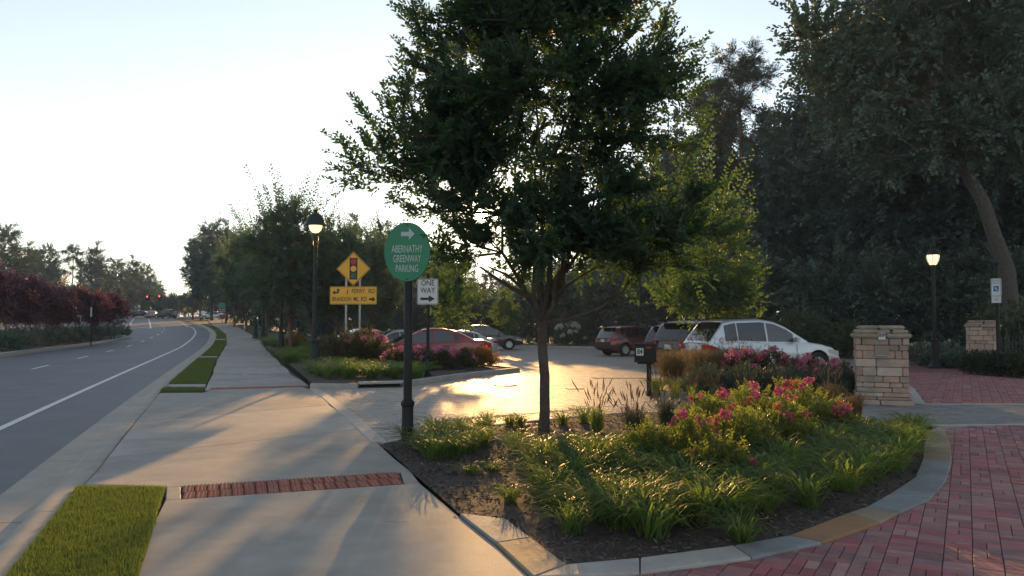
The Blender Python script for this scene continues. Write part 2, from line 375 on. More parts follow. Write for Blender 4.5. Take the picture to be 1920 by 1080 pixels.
# ================================================================ the setting
Rp = [gp(*q, -.1) for q in [(0, 920), (110, 845), (270, 735), (330, 690), (375, 652), (390, 635), (395, 627), (390, 618), (375, 613), (368, 610)]]
_c = np.polyfit([p.y for p in Rp], [p.x for p in Rp], 3)
_y0, _y1 = 8.0, 108.0
def Rx(y):                                              # road / gutter line
    y = float(y); yc = min(max(y, _y0), _y1); d = np.polyval(np.polyder(_c), yc)
    return float(np.polyval(_c, yc) + d * (y - yc))
Sl = [(-.9, 1.0), (-2.4, 5.21), (-3.43, 7.98), (-7.31, 19.05), (-8.16, 21.5), (-12.53, 33.9), (-19.5, 54.5), (-26.2, 73), (-33.0, 90), (-41, 109), (-55, 144), (-62, 165)]
Tl = [(1.9, .5), (.11, 5.21), (-.11, 5.89), (-.45, 6.79), (-1.07, 8.59), (-1.82, 10.84), (-3.96, 17.1), (-4.88, 19.5), (-6.82, 24.8), (-11.88, 39.3), (-19.6, 62), (-30.4, 90), (-38, 109), (-52, 144), (-59, 165)]
def Sx(y): return float(np.interp(y, [p[1] for p in Sl], [p[0] for p in Sl]))
def Tx(y): return float(np.interp(y, [p[1] for p in Tl], [p[0] for p in Tl]))

# ground: one sheet out to the horizon
ys = [-400, -60, -20, 0, 10, 20, 30, 40, 50, 60, 70, 80, 90, 100, 115, 130, 145, 160, 175, 190, 220, 300, 500, 1000, 2500]
offs = [(-2500, -.05), (-600, -.05), (-200, -.05), (-100, -.05), (-60, -.05), (-40, -.05), (-27.6, -.05), (-27.2, -.3), (-20, -.3), (-10, -.3), (.15, -.3), (.4, -.2), (2, -.2), (4, -.2), (7, -.06), (10, -.06), (15, -.06), (20, -.06), (30, -.06), (45, -.06), (70, -.06), (120, -.06), (300, -.06), (900, -.06), (3000, -.06)]
tag(strip('ground', [[(Rx(y) + o, y, hgt(Rx(y) + o, y) + dz) for o, dz in offs] for y in ys], M['ground'], smooth=True), 'dark grassy ground reaching to the horizon under the trees', 'ground', kind='structure')
# road
ry = list(np.arange(-14, 60, 3.0)) + list(np.arange(60, 330, 6.0))
road = tag(strip('road', [[(Rx(y) + o, y, hgt(Rx(y) + o, y) - .1 + .03 * math.sin(math.pi * min(1, max(0, -o / 9)))) for o in (-27.4, -24, -20, -16, -12, -9, -7, -5, -3, -1.4, -.5, .03)] for y in ry], M['asphalt'], smooth=True), 'grey asphalt road curving away past the planted median', 'road', kind='structure')
def crown(o): return -.1 + .03 * math.sin(math.pi * min(1, max(0, -o / 9)))
def lane_line(name, o_of_y, y0, y1, w, m, step=2.0, lift=.006):
    yy = np.arange(y0, y1 + .01, step)
    rows = []
    for y in yy:
        o = o_of_y(y); rows.append([(Rx(y) + o + s * w / 2, y, hgt(Rx(y) + o, y) + crown(o) + lift) for s in (-1, 1)])
    return strip(name, rows, m, road)
lane_line('edge_line', lambda y: -1.4, -10, 118, .14, M['paint'], 2)
for k in range(16):
    y0 = 5.2 + k * 7.6
    lane_line('lane_dash', lambda y: -4.85, y0, y0 + 2.4, .13, M['paint'], 1.2)
lane_line('median_line', lambda y: -9.0 + max(0, (y - 36) * .055), -10, 66, .13, M['ypaint'], 2)
lane_line('edge_line', lambda y: -24.0, 0, 150, .14, M['paint'], 3)
lane_line('lane_dash', lambda y: -19.8, 20, 150, .13, M['paint'], 3)
def pixel_line(name, pts, w, m):
    P = [gp(*q, -.08) for q in pts]; rows = []
    for i, p in enumerate(P):
        d = (P[min(i + 1, len(P) - 1)] - P[max(i - 1, 0)]); nrm = Vector((d.y, -d.x, 0)).normalized() * w / 2
        rows.append([p - nrm + Vector((0, 0, .012)), p + nrm + Vector((0, 0, .012))])
    return strip(name, rows, m, road)
pixel_line('turn_bay_line', [(252, 596), (246, 605), (243, 611)], .2, M['paint'])
pixel_line('turn_bay_line', [(278, 597), (281, 606), (282.5, 616)], .2, M['paint'])
pixel_line('turn_bay_line', [(243, 611), (262, 614), (282, 616)], .2, M['paint'])
pixel_line('corner_line', [(340, 606), (352, 613)], .2, M['paint'])
# cross street at the crest
tag(strip('road', [[(x, y + .36 * (x + 60) * .3, hgt(x, y) - .07 + .0) for x in range(-160, 31, 10)] for y in (166, 172, 178, 184)], M['asphalt'], smooth=True), 'far cross street at the crest beyond the traffic signals', 'road', kind='structure')

# gutter and kerb, depressed at the driveway and at the corner
def gutter_pan(y0, y1):
    rows = []
    for y in np.linspace(y0, y1, 5):
        x = Rx(y); rows.append([(x - .0, y, hgt(x, y) - .1 + .008), (x + .02, y, hgt(x, y) - .1 + .012), (x + K(y) - .34, y, hgt(x, y) - .085), (x + K(y) - .30, y, hgt(x, y) - .085)])
    return rows
def K(y): return float(np.interp(y, [5, 8, 12, 20, 60], [.88, .80, .68, .60, .60]))
gut = empty('gutter', (0, 0, 0), 0, 'pale concrete gutter pan and rolled kerb beside the asphalt', 'kerb', kind='structure')
cuts = [-10, -5, 0, 3.2, 6.9, 9.9, 12.7, 16.6, 20.5, 24, 28, 33, 38, 44, 50, 57, 64, 72, 80, 90, 100, 110, 118]
for a, b in zip(cuts[:-1], cuts[1:]):
    strip('gutter_pan', gutter_pan(a + .006, b - .006), M['gutter'], gut, True)
def kerb_h(y):
    return -.075 + .085 * (1 - ss(7.4, 9.2, y) + ss(16.8, 19.0, y))
for a, b in zip(cuts[:-1], cuts[1:]):
    rows = []
    n = 4
    for y in np.linspace(a + .004, b - .004, n + 1):
        x = Rx(y) + K(y) - .87; kz = float(kerb_h(y)); g0 = hgt(x, y)
        rows.append([(x + .55, y, g0 - .12), (x + .55, y, g0 - .08), (x + .60, y, g0 + min(kz, kz - .045) if kz > -.04 else g0 - .078), (x + .66, y, g0 + kz - .008), (x + .72, y, g0 + kz), (x + .84, y, g0 + kz), (x + .87, y, g0 + kz - .02), (x + .87, y, g0 - .12)])
    strip('kerb', rows, M['gutter'], gut, True)
# verge turf bases
turf_base = M['mulch']
VERGE = [(-8, 7.85), (18.3, 19.3), (20.7, 34.5), (36.6, 60.0), (63, 84), (86, 104)]
def verge_poly(y0, y1):
    yy = np.linspace(y0, y1, max(3, int((y1 - y0) / 1.5)))
    return [(Rx(y) + K(y) + .005, y) for y in yy] + [(Sx(y) - .025, y) for y in yy[::-1]]
# sidewalk: slabs between the joints seen in the picture
walk = empty('sidewalk', (0, 0, 0), 0, 'wide pale concrete sidewalk crossing the driveway mouth', 'sidewalk', kind='structure')
def cross(pl, pr):
    return gp(*pl), gp(*pr)
def joint_at(y):
    return Vector((Sx(y), y, 0)), Vector((Tx(y), y, 0))
def apron_left(y):                                     # left end of the walk concrete where it runs to the kerb
    return Rx(y) + K(y) + .005
joints = [(Vector((-.2, -1.5, 0)), Vector((2.4, -1.2, 0))),
          (Vector((-1.6, 2.4, 0)), Vector((1.1, 2.55, 0))),
          gp(312, 939) and (gp(309, 938), gp(788, 906))]
J = [joints[0], joints[1], joints[2]]
def walk_slab(jl, jr, kl, kr, extraL=None, extraR=None):
    poly = [(jl.x, jl.y), (jr.x, jr.y)] + (extraR or []) + [(kr.x, kr.y), (kl.x, kl.y)] + (extraL or [])
    return slab('concrete_slab', inset(poly, .006), 0, .11, M['concrete'], walk, .006)
tf = (gp(309, 938), gp(788, 906)); tb = (gp(311, 912), gp(772, 884))
walk_slab(*J[0], *J[1]); walk_slab(*J[1], *tf, extraR=[(Tx(y), y) for y in (3.6, 4.6, 5.21, 5.9, 6.8)])
# blocks at both ends of the tactile strip
tL = (gp(341, 936), gp(340, 912)); tR = (gp(757, 908), gp(750, 884))
slab('concrete_slab', inset([(tf[0].x, tf[0].y), (tL[0].x, tL[0].y), (tL[1].x, tL[1].y), (tb[0].x, tb[0].y)], .006), 0, .1, M['concrete'], walk)
slab('concrete_slab', inset([(tR[0].x, tR[0].y), (tf[1].x, tf[1].y), (tb[1].x, tb[1].y), (tR[1].x, tR[1].y)], .006), 0, .1, M['concrete'], walk)
def tactile(p00, p10, p11, p01, cols, rows, thing):
    base = slab('joint_bed', [(p00.x, p00.y), (p10.x, p10.y), (p11.x, p11.y), (p01.x, p01.y)], -.018, .08, M['joint'], thing)
    w = (p10 - p00).length / cols; d = (p01 - p00).length / rows
    mb = MB(); g = .006
    mb.prism([(g, g), (w - g, g), (w - g, d - g), (g, d - g)], -.04, 0)
    nx, ny = 3, max(2, round(d / (w / 3)))
    for i in range(nx):
        for j in range(ny):
            cx, cy = w * (i + .5) / nx, d * (j + .5) / ny; r = w / nx * .3
            mb.lathe([(r, -.001), (r * .55, .007)], 6, (cx, cy, 0), cap=True)
    me = mb.mesh('tactile_tile', M['tactile'])
    for j in range(rows):
        for i in range(cols):
            u, v = i / cols, j / rows
            a = p00.lerp(p10, u); b = p01.lerp(p11, u); q = a.lerp(b, v)
            e = ((p10 - p00)).lerp(p11 - p01, v)
            ob('tactile_tile', me, thing, (q.x, q.y, float(hgt(q.x, q.y)) + .002 + random.uniform(-.002, .002)), (0, 0, math.atan2(e.y, e.x)))
tt = empty('tactile_strip', (0, 0, 0), 0, 'long red tactile strip set in the near sidewalk slab', 'tactile paving', 'tactile paving strips')
tactile(tL[0], tR[0], tR[1], tL[1], 19, 2, tt)
# slabs over the driveway, reaching left to the kerb
j1 = (gp(188, 848), gp(681, 803)); j2 = (gp(254, 784), gp(617, 759)); t2f = (gp(396, 731), gp(570, 726)); t2b = (gp(396, 727), gp(566, 723))
def al(p): return Vector((apron_left(p.y), p.y, 0))
def tr_(p): return Vector((Tx(p.y), p.y, 0))
def ramp_slab(poly):
    o = slab('concrete_slab', inset(poly, .006), 0, .11, M['concrete'], walk)
    for v in o.data.vertices:                           # falls to the dropped kerb on the road side
        e = Rx(v.co.y) + K(v.co.y); f_ = min(1, max(0, (v.co.x - e) / max(.3, Sx(v.co.y) + .4 - e)))
        v.co.z += (float(kerb_h(v.co.y)) + .003) * (1 - f_)
    return o
ramp_slab([(tb[0].x, tb[0].y), (tL[1].x, tL[1].y + .003), (tb[1].x, tb[1].y), (Tx(9.6), 9.6), (Tx(10.84), 10.84), (j1[1].x, j1[1].y), (al(j1[0]).x, j1[0].y), (apron_left(9.2), 9.2), (apron_left(8.2), 8.2)])
ramp_slab([(al(j1[0]).x, j1[0].y), (j1[1].x, j1[1].y), (j2[1].x, j2[1].y), (al(j2[0]).x, j2[0].y)])
ramp_slab([(al(j2[0]).x, j2[0].y), (j2[1].x, j2[1].y), (Tx(17.1), 17.1), (t2f[1].x, t2f[1].y), (t2f[0].x, t2f[0].y), (Sx(18.25), 18.25), (apron_left(18.25), 18.25)])
tt2 = empty('tactile_strip', (0, 0, 0), 0, 'thin far red tactile strip beyond the driveway crossing', 'tactile paving', 'tactile paving strips')
t2b = (t2f[0] + (t2f[0] - j2[0]).normalized() * .1 + Vector((-.19, .5, 0)), t2f[1] + Vector((-.21, .5, 0)))
t2b = (Vector((t2f[0].x - .2, t2f[0].y + .5, 0)), Vector((t2f[1].x - .2, t2f[1].y + .5, 0)))
tactile(t2f[0], t2f[1], t2b[1], t2b[0], 16, 2, tt2)
ylast = max(t2b[0].y, t2b[1].y)
slab('concrete_slab', inset([(Sx(t2f[0].y), t2f[0].y - .02), (t2f[0].x, t2f[0].y), (t2b[0].x, t2b[0].y), (Sx(t2b[0].y) - .02, t2b[0].y)], .005), 0, .1, M['concrete'], walk)
yj = [24.2, 24.55, 29.5, 36.4, 44, 53, 62.5, 71, 80, 90, 100, 111, 122, 134, 146, 160]
prev = (Vector((Sx(t2b[0].y), t2b[0].y, 0)), Vector((Tx(t2b[1].y), t2b[1].y, 0)))
for i, y in enumerate(yj):
    cur = (Vector((Sx(y), y + .15, 0)), Vector((Tx(y), y - .25, 0)))
    ym = (prev[0].y + y) / 2
    if i == 1:                                          # a soldier course of pavers across the walk
        n = 11
        for k in range(n):
            a0, a1 = prev[0].lerp(prev[1], k / n), prev[0].lerp(prev[1], (k + 1) / n); b0, b1 = cur[0].lerp(cur[1], k / n), cur[0].lerp(cur[1], (k + 1) / n)
            slab('paver', inset([(a0.x, a0.y), (a1.x, a1.y), (b1.x, b1.y), (b0.x, b0.y)], .012), .0, .09, M['greypaver'], walk)
    else:
        walk_slab(*prev, *cur, extraL=[(Sx(ym), ym)], extraR=[(Tx(ym), ym)])
    prev = cur
# concrete crossings through the verge
for y0, y1 in ((19.3, 20.7), (34.5, 36.6), (60, 63), (84, 86)):
    slab('concrete_slab', inset([(Rx(y0) + K(y0) + .005, y0), (Sx(y0) - .03, y0), (Sx(y1) - .03, y1), (Rx(y1) + K(y1) + .005, y1)], .006), -.004, .1, M['concrete'], walk)
# soil under the joints
strip('joint_bed', [[(Rx(y) + K(y) - .1, y, hgt(Rx(y), y) - .13), (Sx(y) + .3, y, hgt(Rx(y), y) - (.13 if 8 < y < 19.5 else .035)), (Tx(y) + .05, y, hgt(Tx(y), y) - (.06 if 8 < y < 19.5 else .035))] for y in np.arange(-2, 165, 1.5)], M['joint'], walk)
# short hairline crack in the near slab
mbk = MB()
for (a, b) in zip([(717, 979), (730, 978), (745, 979.5), (757, 978.5)], [(730, 978), (745, 979.5), (757, 978.5), (768, 979.5)]):
    p, q = gp(*a), gp(*b); mbk.add([p + Vector((0, -.004, .0012)), q + Vector((0, -.004, .0012)), q + Vector((0, .004, .0012)), p + Vector((0, .004, .0012))], [[0, 1, 2, 3]])
mbk.build('hairline_crack', M['joint'], walk)

# ---------------------------------------------------------------- paver lot
def w2(px, py, dz=0): p = gp(px, py, dz); return (p.x, p.y)
LOT = [w2(712, 831), w2(585, 728), (-3.5, 19.4), (-2.5, 20.2), (0.3, 27.6), (-1.5, 31), (-5, 38), (-13, 52), (-14, 60), (-2, 61.5), (7, 56.5), (14, 50), (18, 42), (15, 34), (11, 28), (8.5, 22), (8.2, 15.8), (6.2, 12.2), (3, 12.5), (0, 11.9)]
lot = tag(sheet('parking_lot', LOT, -.032, M['joint'], 1.5), 'paver parking lot glowing in low sun behind the planting bed', 'parking lot', kind='structure')
# distant field: pavers too small to tell apart
m = mat('far_paver_field', (.30, .275, .245), (.235, .215, .195), 9, .68, .5, 60, spec=.35)
br = m.node_tree.nodes.new('ShaderNodeTexBrick'); br.inputs['Color1'].default_value = (.30, .275, .245, 1); br.inputs['Color2'].default_value = (.235, .215, .195, 1); br.inputs['Mortar'].default_value = (.12, .105, .09, 1)
br.inputs['Scale'].default_value = 1; br.inputs['Mortar Size'].default_value = .006; br.inputs['Brick Width'].default_value = .22; br.inputs['Row Height'].default_value = .11
gg = m.node_tree.nodes.new('ShaderNodeNewGeometry'); m.node_tree.links.new(gg.outputs['Position'], br.inputs['Vector'])
m.node_tree.links.new(br.outputs['Color'], m.node_tree.nodes['Principled BSDF'].inputs['Base Color'])
M['farpaver'] = m
FAR = [(-3.2, 29.5), (0.1, 29.5), (9.6, 29.5), (12, 30), (15, 34), (18, 42), (14, 50), (7, 56.5), (-2, 61.5), (-14, 60), (-13, 52), (-5, 38), (-1.8, 31.2)]
sheet('far_pavers', FAR, -.001, M['farpaver'], 1.5, lot)
def paver_mesh(name, w, d, m, th=.03, bev=.004, g=.0025):
    a, b = w / 2 - g, d / 2 - g
    V = [(sx * a, sy * b, -th) for sx, sy in ((-1, -1), (1, -1), (1, 1), (-1, 1))] + [(sx * a, sy * b, -bev) for sx, sy in ((-1, -1), (1, -1), (1, 1), (-1, 1))] + [(sx * (a - bev), sy * (b - bev), 0) for sx, sy in ((-1, -1), (1, -1), (1, 1), (-1, 1))]
    Fc = [[i, (i + 1) % 4, 4 + (i + 1) % 4, 4 + i] for i in range(4)] + [[4 + i, 4 + (i + 1) % 4, 8 + (i + 1) % 4, 8 + i] for i in range(4)] + [[8, 9, 10, 11]]
    return mkmesh(name, V, Fc, m)
def lay(cells, thing, name, m_one, m_field, limit=300, lift=0.0, jitter=.0025, tilt=.006):
    """cells: (x, y, angle, w, d). The largest in view are pieces of their own, the rest one field."""
    pj = []
    for c in cells:
        if c[1] < .8: pj.append(0); continue
        u, v = proj((c[0], c[1], hgt(c[0], c[1])))
        vis = -40 < u < 1960 and v < 1110
        pj.append((c[3] * c[4] / c[1] ** 3) if vis else 0)
    order = np.argsort(pj)[::-1]; meshes = {}; Vf, Ff = [], []
    for k, i in enumerate(order):
        x, y, a, w, d = cells[i]; key = (round(w, 3), round(d, 3))
        if key not in meshes: meshes[key] = paver_mesh(name, w, d, m_one)
        z = float(hgt(x, y)) + lift + random.uniform(-jitter, jitter); rx, ryy = random.uniform(-tilt, tilt), random.uniform(-tilt, tilt)
        if k < limit and pj[i] > 0: ob(name, meshes[key], thing, (x, y, z), (rx, ryy, a))
        else:
            mtx = Matrix.Translation((x, y, z)) @ Euler((rx, ryy, a)).to_matrix().to_4x4(); n = len(Vf)
            me = meshes[key]; Vf += [mtx @ v.co for v in me.vertices]; Ff += [[j + n for j in p.vertices] for p in me.polygons]
    if Vf: tag(ob(name + '_field', mkmesh(name + '_field', Vf, Ff, m_field), thing), kind='stuff')
ISL = [(-4.95, 19.75), (-3.5, 19.6), (-2.5, 20.4), (0.2, 27.6), (-1.5, 31.2), (-3.2, 33.5), (-6, 40), (-10, 46), (-13.5, 50), (-16.2, 52)]
def running_bond(poly, ang, w, d, avoid=(), ymax=99):
    xs = [p[0] for p in poly]; ysq = [p[1] for p in poly]; c, s_ = math.cos(ang), math.sin(ang); out = []
    cx, cy = sum(xs) / len(xs), sum(ysq) / len(ysq); Rr = max(math.hypot(x - cx, y - cy) for x, y in poly)
    for j in range(int(-Rr / d), int(Rr / d) + 1):
        for i in range(int(-Rr / w) - 1, int(Rr / w) + 1):
            u = (i + (.5 if j % 2 else 0)) * w; v = j * d
            x, y = cx + u * c - v * s_, cy + u * s_ + v * c
            if y > ymax or not inside(poly, x, y): continue
            if any(inside(q, x, y) for q in avoid): continue
            out.append((x, y, ang, w, d))
    return out
NEARLOT = [w2(716, 829), w2(590, 730), (-3.5, 19.4), (-2.5, 20.2), (0.3, 27.6), (-1.2, 29.5), (9.5, 29.5), (8.5, 22), (7.2, 18.6), (3.4, 16.6), (7.4, 13.4), (6.2, 12.3), (3, 12.6), (0, 11.9)]
lay(running_bond(NEARLOT, R_(20), .225, .115, ymax=29.6), lot, 'paver', M['lotpaver'], M['lotpaver_i'])
# flush concrete bands in the lot
def band(name, pts, w, parent, m, top=.006, th=.08, px=True, piece=2.4):
    P = [Vector((*w2(*q), 0)) if px else Vector((q[0], q[1], 0)) for q in pts]
    L_, R2 = [], []
    for i, p in enumerate(P):
        d = (P[min(i + 1, len(P) - 1)] - P[max(i - 1, 0)]).normalized(); n = Vector((-d.y, d.x, 0)) * w / 2
        L_.append(p + n); R2.append(p - n)
    for i in range(len(P) - 1):
        k = max(1, round((P[i + 1] - P[i]).length / piece))
        for j in range(k):
            a, b = j / k, (j + 1) / k
            q = [R2[i].lerp(R2[i + 1], a), R2[i].lerp(R2[i + 1], b), L_[i].lerp(L_[i + 1], b), L_[i].lerp(L_[i + 1], a)]
            slab(name, inset([(v.x, v.y) for v in q], .004), top, th, m, parent, .006)
band('concrete_band', [(712, 829), (661, 784), (613, 745), (588, 729)], .22, lot, M['kerb'], .008)
band('concrete_band', [(697, 802), (860, 786), (1020, 773), (1150, 760), (1240, 748)], .13, lot, M['kerb'], .007)
# ironwork in the lot
def cover(px, py, w, d, label, name):
    p = gp(px, py); t = empty(name, (p.x, p.y, p.z + .002), R_(4), label, 'drain')
    mb = MB().box((0, 0, .003), (w, d, .012)); mb.build('frame', M['grate'], t)
    g = MB()
    if w < .5: MB().box((0, 0, .008), (w * .86, d * .82, .01)).build('lid', M['steel'], t); return
    for k in range(7): g.box((-w / 2 + w * (k + .5) / 7, 0, .012), (w / 14, d * .85, .008))
    g.build('grating', M['steel'] if w < .4 else M['grate'], t)
cover(1158, 709, 1.5, .6, 'long dark drain grate in the pavers left of the mailbox', 'drain_grate')
cover(1078, 729, .42, .3, 'small square metal cover in the sunlit pavers', 'utility_cover')
p = gp(948, 723); t = empty('manhole_cover', (p.x, p.y, p.z + .004), 0, 'round pale manhole cover shining in the sunlit pavers', 'manhole')
MB().lathe([(.3, 0), (.3, .014), (.26, .018)], 24).build('frame', M['kerb'], t); MB().lathe([(.25, .0), (.25, .024), (.2, .028)], 24).build('lid', M['swhite'], t)

# ---------------------------------------------------------------- brick drive at the right
INNER = [w2(*q) for q in [(866, 967), (949, 977), (996, 1013), (1063, 1064), (1200, 1051), (1376, 1028), (1479, 1009), (1590, 966), (1624, 955), (1669, 929), (1714, 899), (1729, 865), (1731, 842), (1734, 812)]]
OUTER = [w2(*q) for q in [(861, 968), (905, 1003), (931, 1023), (1000, 1088), (1200, 1079), (1410, 1051), (1543, 1022), (1650, 985), (1686, 966), (1744, 940), (1774, 906), (1785, 869), (1783, 839), (1770, 801)]]
MIDL = [((a[0] + b[0] * 2) / 3, (a[1] + b[1] * 2) / 3) for a, b in zip(OUTER, INNER)]
DRIVE = [(0.2, 2.2), OUTER[3]] + MIDL[4:] + [(7.5, 12.55), (15, 13.4), (13, 6), (9, 2.2)]
drive = tag(sheet('brick_driveway', DRIVE, -.03, M['joint'], 1.5), 'red brick driveway curving round the planting bed', 'driveway', kind='structure')
def parquet(poly, ang, u=.18):
    c, s_ = math.cos(ang), math.sin(ang); cx, cy = sum(p[0] for p in poly) / len(poly), sum(p[1] for p in poly) / len(poly)
    Rr = max(math.hypot(p[0] - cx, p[1] - cy) for p in poly); out = []; rr = random.Random(3)
    for i in range(int(-Rr / u), int(Rr / u) + 1):
        v = -Rr + rr.random() * .1
        while v < Rr:
            k = rr.random()
            cells = [(0, u / 4, u, u / 2)] if k < .52 else ([(-u / 4, u / 2, u / 2, u), (u / 4, u / 2, u / 2, u)] if k < .78 else [(0, u / 2, u, u)])
            hh = u / 2 if k < .52 else u
            for du, dv, w, d in cells:
                a, b = i * u + du, v + dv; x, y = cx + a * c - b * s_, cy + a * s_ + b * c
                if inside(poly, x, y) and x < y * .70 + .8 and y > 4.0: out.append((x, y, ang, w, d))
            v += hh
    return out
DRV_ANG = -math.atan(850 / 1493)
lay(parquet(DRIVE, DRV_ANG), drive, 'brick', M['brick'], M['brick_i'])
# the far leg of the drive beyond the grey band
FARD = [w2(1706, 763), w2(1700, 700), w2(1640, 684), w2(1560, 676), w2(1500, 672), (16, 42), w2(1690, 680), w2(1760, 688), w2(1850, 702), w2(1925, 722), (18, 22.5), (16, 16)]
FARD = [(8.1, 15.75), (9.8, 19.5), (11.4, 24), (12.8, 29.5), (15.0, 34), (18.2, 42), (22, 46), (22.5, 41), (19.2, 34.5), (16.9, 30), (16.2, 27), (15.4, 24.3), (15.0, 22.2), (14.8, 20.4), (16, 18), (16, 15.75)]
fard = tag(sheet('brick_driveway', FARD, -.03, M['joint'], 1.5), 'far leg of the brick driveway beyond the stone pillar', 'driveway', kind='structure')
cells = [c for c in parquet(FARD, DRV_ANG) if c[1] < 27]
lay(cells, fard, 'brick', M['brick'], M['brick_i'])
mb_ = mat('far_brick_field', (.22, .08, .07), (.16, .062, .056), 6, .75, .4, 60)
FARD2 = [(11.9, 26.6), (12.8, 29.5), (15.0, 34), (18.2, 42), (22, 46), (22.5, 41), (19.2, 34.5), (16.9, 30), (16.1, 26.6)]
sheet('far_bricks', FARD2, -.004, mb_, 1.5, fard)
# grey paver band across the drive
GB = [(5.2, 13.3), (6.55, 12.6), (7.5, 12.7), (15.5, 13.55), (16, 15.6), (8.2, 15.65), (5.6, 15.4)]
gb = tag(sheet('paver_band', GB, -.03, M['joint'], 1.5), 'band of grey pavers crossing the driveway by the pillar', 'paving', kind='structure')
lay([c for c in running_bond(GB, R_(2), .30, .15) if c[0] < c[1] * .7 + .6], gb, 'paver', M['greypaver'], M['greypaver'])
band('concrete_band', [(6.6, 12.52), (7.6, 12.62), (15.5, 13.47)], .13, gb, M['kerb'], .008, px=False)
band('concrete_band', [(8.0, 15.7), (16, 15.7)], .13, gb, M['kerb'], .008, px=False)
band('concrete_band', [(8.0, 15.8), (9.7, 19.6), (11.3, 24.1), (12.7, 29.5), (14.9, 34)], .3, fard, M['kerb'], .010, px=False)
band('concrete_band', [(14.8, 20.4), (15.05, 22.2), (15.45, 24.3), (16.25, 27), (17, 30), (19.3, 34.5), (22.5, 41)], .3, fard, M['kerb'], .012, px=False)

# ---------------------------------------------------------------- planting beds
edg = empty('flagstone_edging', (0, 0, 0), 0, 'curved edging of mixed flagstones round the front planting bed', 'edging', kind='structure')
BACK = [w2(1640, 788), w2(1480, 772), w2(1330, 772), w2(1150, 778), w2(1000, 792), w2(850, 808), w2(718, 834)]
cuts_ = [0, 2, 3, 4, 5, 6, 7, 8, 9, 10, 11, 12, 13]
fm = ['flag_grey', 'flag_tan', 'kerb', 'kerb', 'flag_grey', 'flag_orange', 'flag_tan', 'flag_grey', 'flag_grey', 'flag_grey', 'flag_tan', 'flag_tan']
for k in range(len(cuts_) - 1):
    a, b = cuts_[k], cuts_[k + 1]
    if k == 7 or k == 3: pass
    poly = [OUTER[i] for i in range(a, b + 1)] + [INNER[i] for i in range(b, a - 1, -1)]
    slab('flagstone', inset(poly, .005), .022, .08, M[fm[k]], edg, .008)
BED = [w2(713, 836), (Tx(9.6) + .012, 9.6), (Tx(8.59) + .012, 8.59), (Tx(7.6) + .012, 7.6), (Tx(6.82) + .012, 6.82)] + INNER + BACK[:-1]
bed = tag(sheet('planting_bed', BED, .012, M['mulch'], .22, None, .012), 'dark mulch planting bed round the tree in front', 'planting bed', kind='structure')
band('bed_kerb', [(718, 832), (850, 806), (1000, 790), (1150, 776), (1330, 770), (1480, 771)], .12, bed, M['kerb'], .02)
BED2 = [(3.0, 17.6), (4.6, 16.4), (6.3, 16.2), (8.05, 16.2), (9.3, 20), (9.6, 22.4), (7.6, 22.2), (5.2, 21.9), (3.9, 20.6)]
bed2 = tag(sheet('planting_bed', BED2, .07, M['mulch'], .5, None, .012), 'planting bed behind the mailbox with grasses and pink roses', 'planting bed', kind='structure')
P2 = BED2 + [BED2[0]]
band('bed_kerb', P2, .14, bed2, M['kerb'], .10, .16, px=False)
isl = tag(sheet('planting_bed', ISL[:6] + [(-4.8, 36), (-8, 41), (-15.5, 50), (-18, 56.5), (-11.6, 39.1), (-6.7, 24.8)], .09, M['mulch'], .8, None, .02), 'planted island between the sidewalk and the parked red car', 'planting bed', kind='structure')
band('bed_kerb', [(-4.95, 19.68), (-3.75, 19.53)], .15, isl, M['kerb'], .09, .2, px=False)
band('bed_kerb', [(-2.75, 19.95), (-2.5, 20.3), (0.2, 27.5)], .15, isl, M['kerb'], .14, .3, px=False)
band('bed_kerb', [(0.2, 27.5), (-1.5, 31.2), (-4.5, 36)], .15, isl, M['kerb'], .14, .3, px=False)
# storm drain inlet in the island kerb
t = empty('storm_drain', (-3.25, 19.75, float(hgt(-3.25, 19.75))), R_(17), 'dark storm drain opening in the island kerb', 'drain')
MB().box((0, 0, .11), (1.05, .32, .05)).build('inlet_lid', M['kerb'], t); MB().box((0, .05, .03), (.96, .14, .1)).build('inlet_opening', M['well'], t); MB().box((0, -.17, .005), (1.0, .2, .02)).build('inlet_apron', M['grate'], t)
# lawn and kerb behind the lot, verge on the left of the far road
LAWN = [(-14, 60.5), (-2, 62), (7, 57), (14, 50.4), (18.6, 43), (23, 46.5), (40, 40), (70, 60), (60, 110), (-20, 110), (-20, 66)]
tag(sheet('lawn', LAWN, .02, M['lawn'], 3), 'strip of green lawn behind the parking lot', 'lawn', kind='structure')
kb = empty('kerb', (0, 0, 0), 0, 'pale concrete kerb along the back of the parking lot', 'kerb', kind='structure')
band('kerb_stone', [(-14, 60.2), (-2, 61.6), (7, 56.7), (14, 50.2), (18.2, 42.6)], .18, kb, M['kerb'], .15, .3, px=False)
RB = [(15.6, 24.0), (16.4, 27), (17.2, 30), (19.5, 34.5), (22.6, 41), (40, 40), (40, 18), (18, 17), (15.1, 20.4)]
tag(sheet('planting_bed', RB, .02, M['mulch'], 1.2, None, .02), 'shaded mulch bed with clipped hedge at the far right', 'planting bed', kind='structure')

# median island
mR = [gp(*q, -.1) for q in [(0, 668), (60, 660), (100, 655), (150, 649), (180, 645), (215, 639.5), (243, 635.5)]]
MED = [(Rx(y) - 9.2, y) for y in (8, 16, 24, 31)] + [(p.x, p.y) for p in mR] + [(mR[-1].x - .9, mR[-1].y + .5), (mR[-1].x - 3, mR[-1].y - 1)] + [(Rx(y) - 15.6 + max(0, (y - 45) * .12), y) for y in (58, 48, 38, 28, 18, 8)]
med = tag(sheet('median_island', MED, .045, M['mulch'], 1.5, None, .03), 'kerbed median island planted with purple trees', 'median', kind='structure')
band('kerb_stone', MED + [MED[0]], .32, med, M['kerb'], .055, .25, px=False)

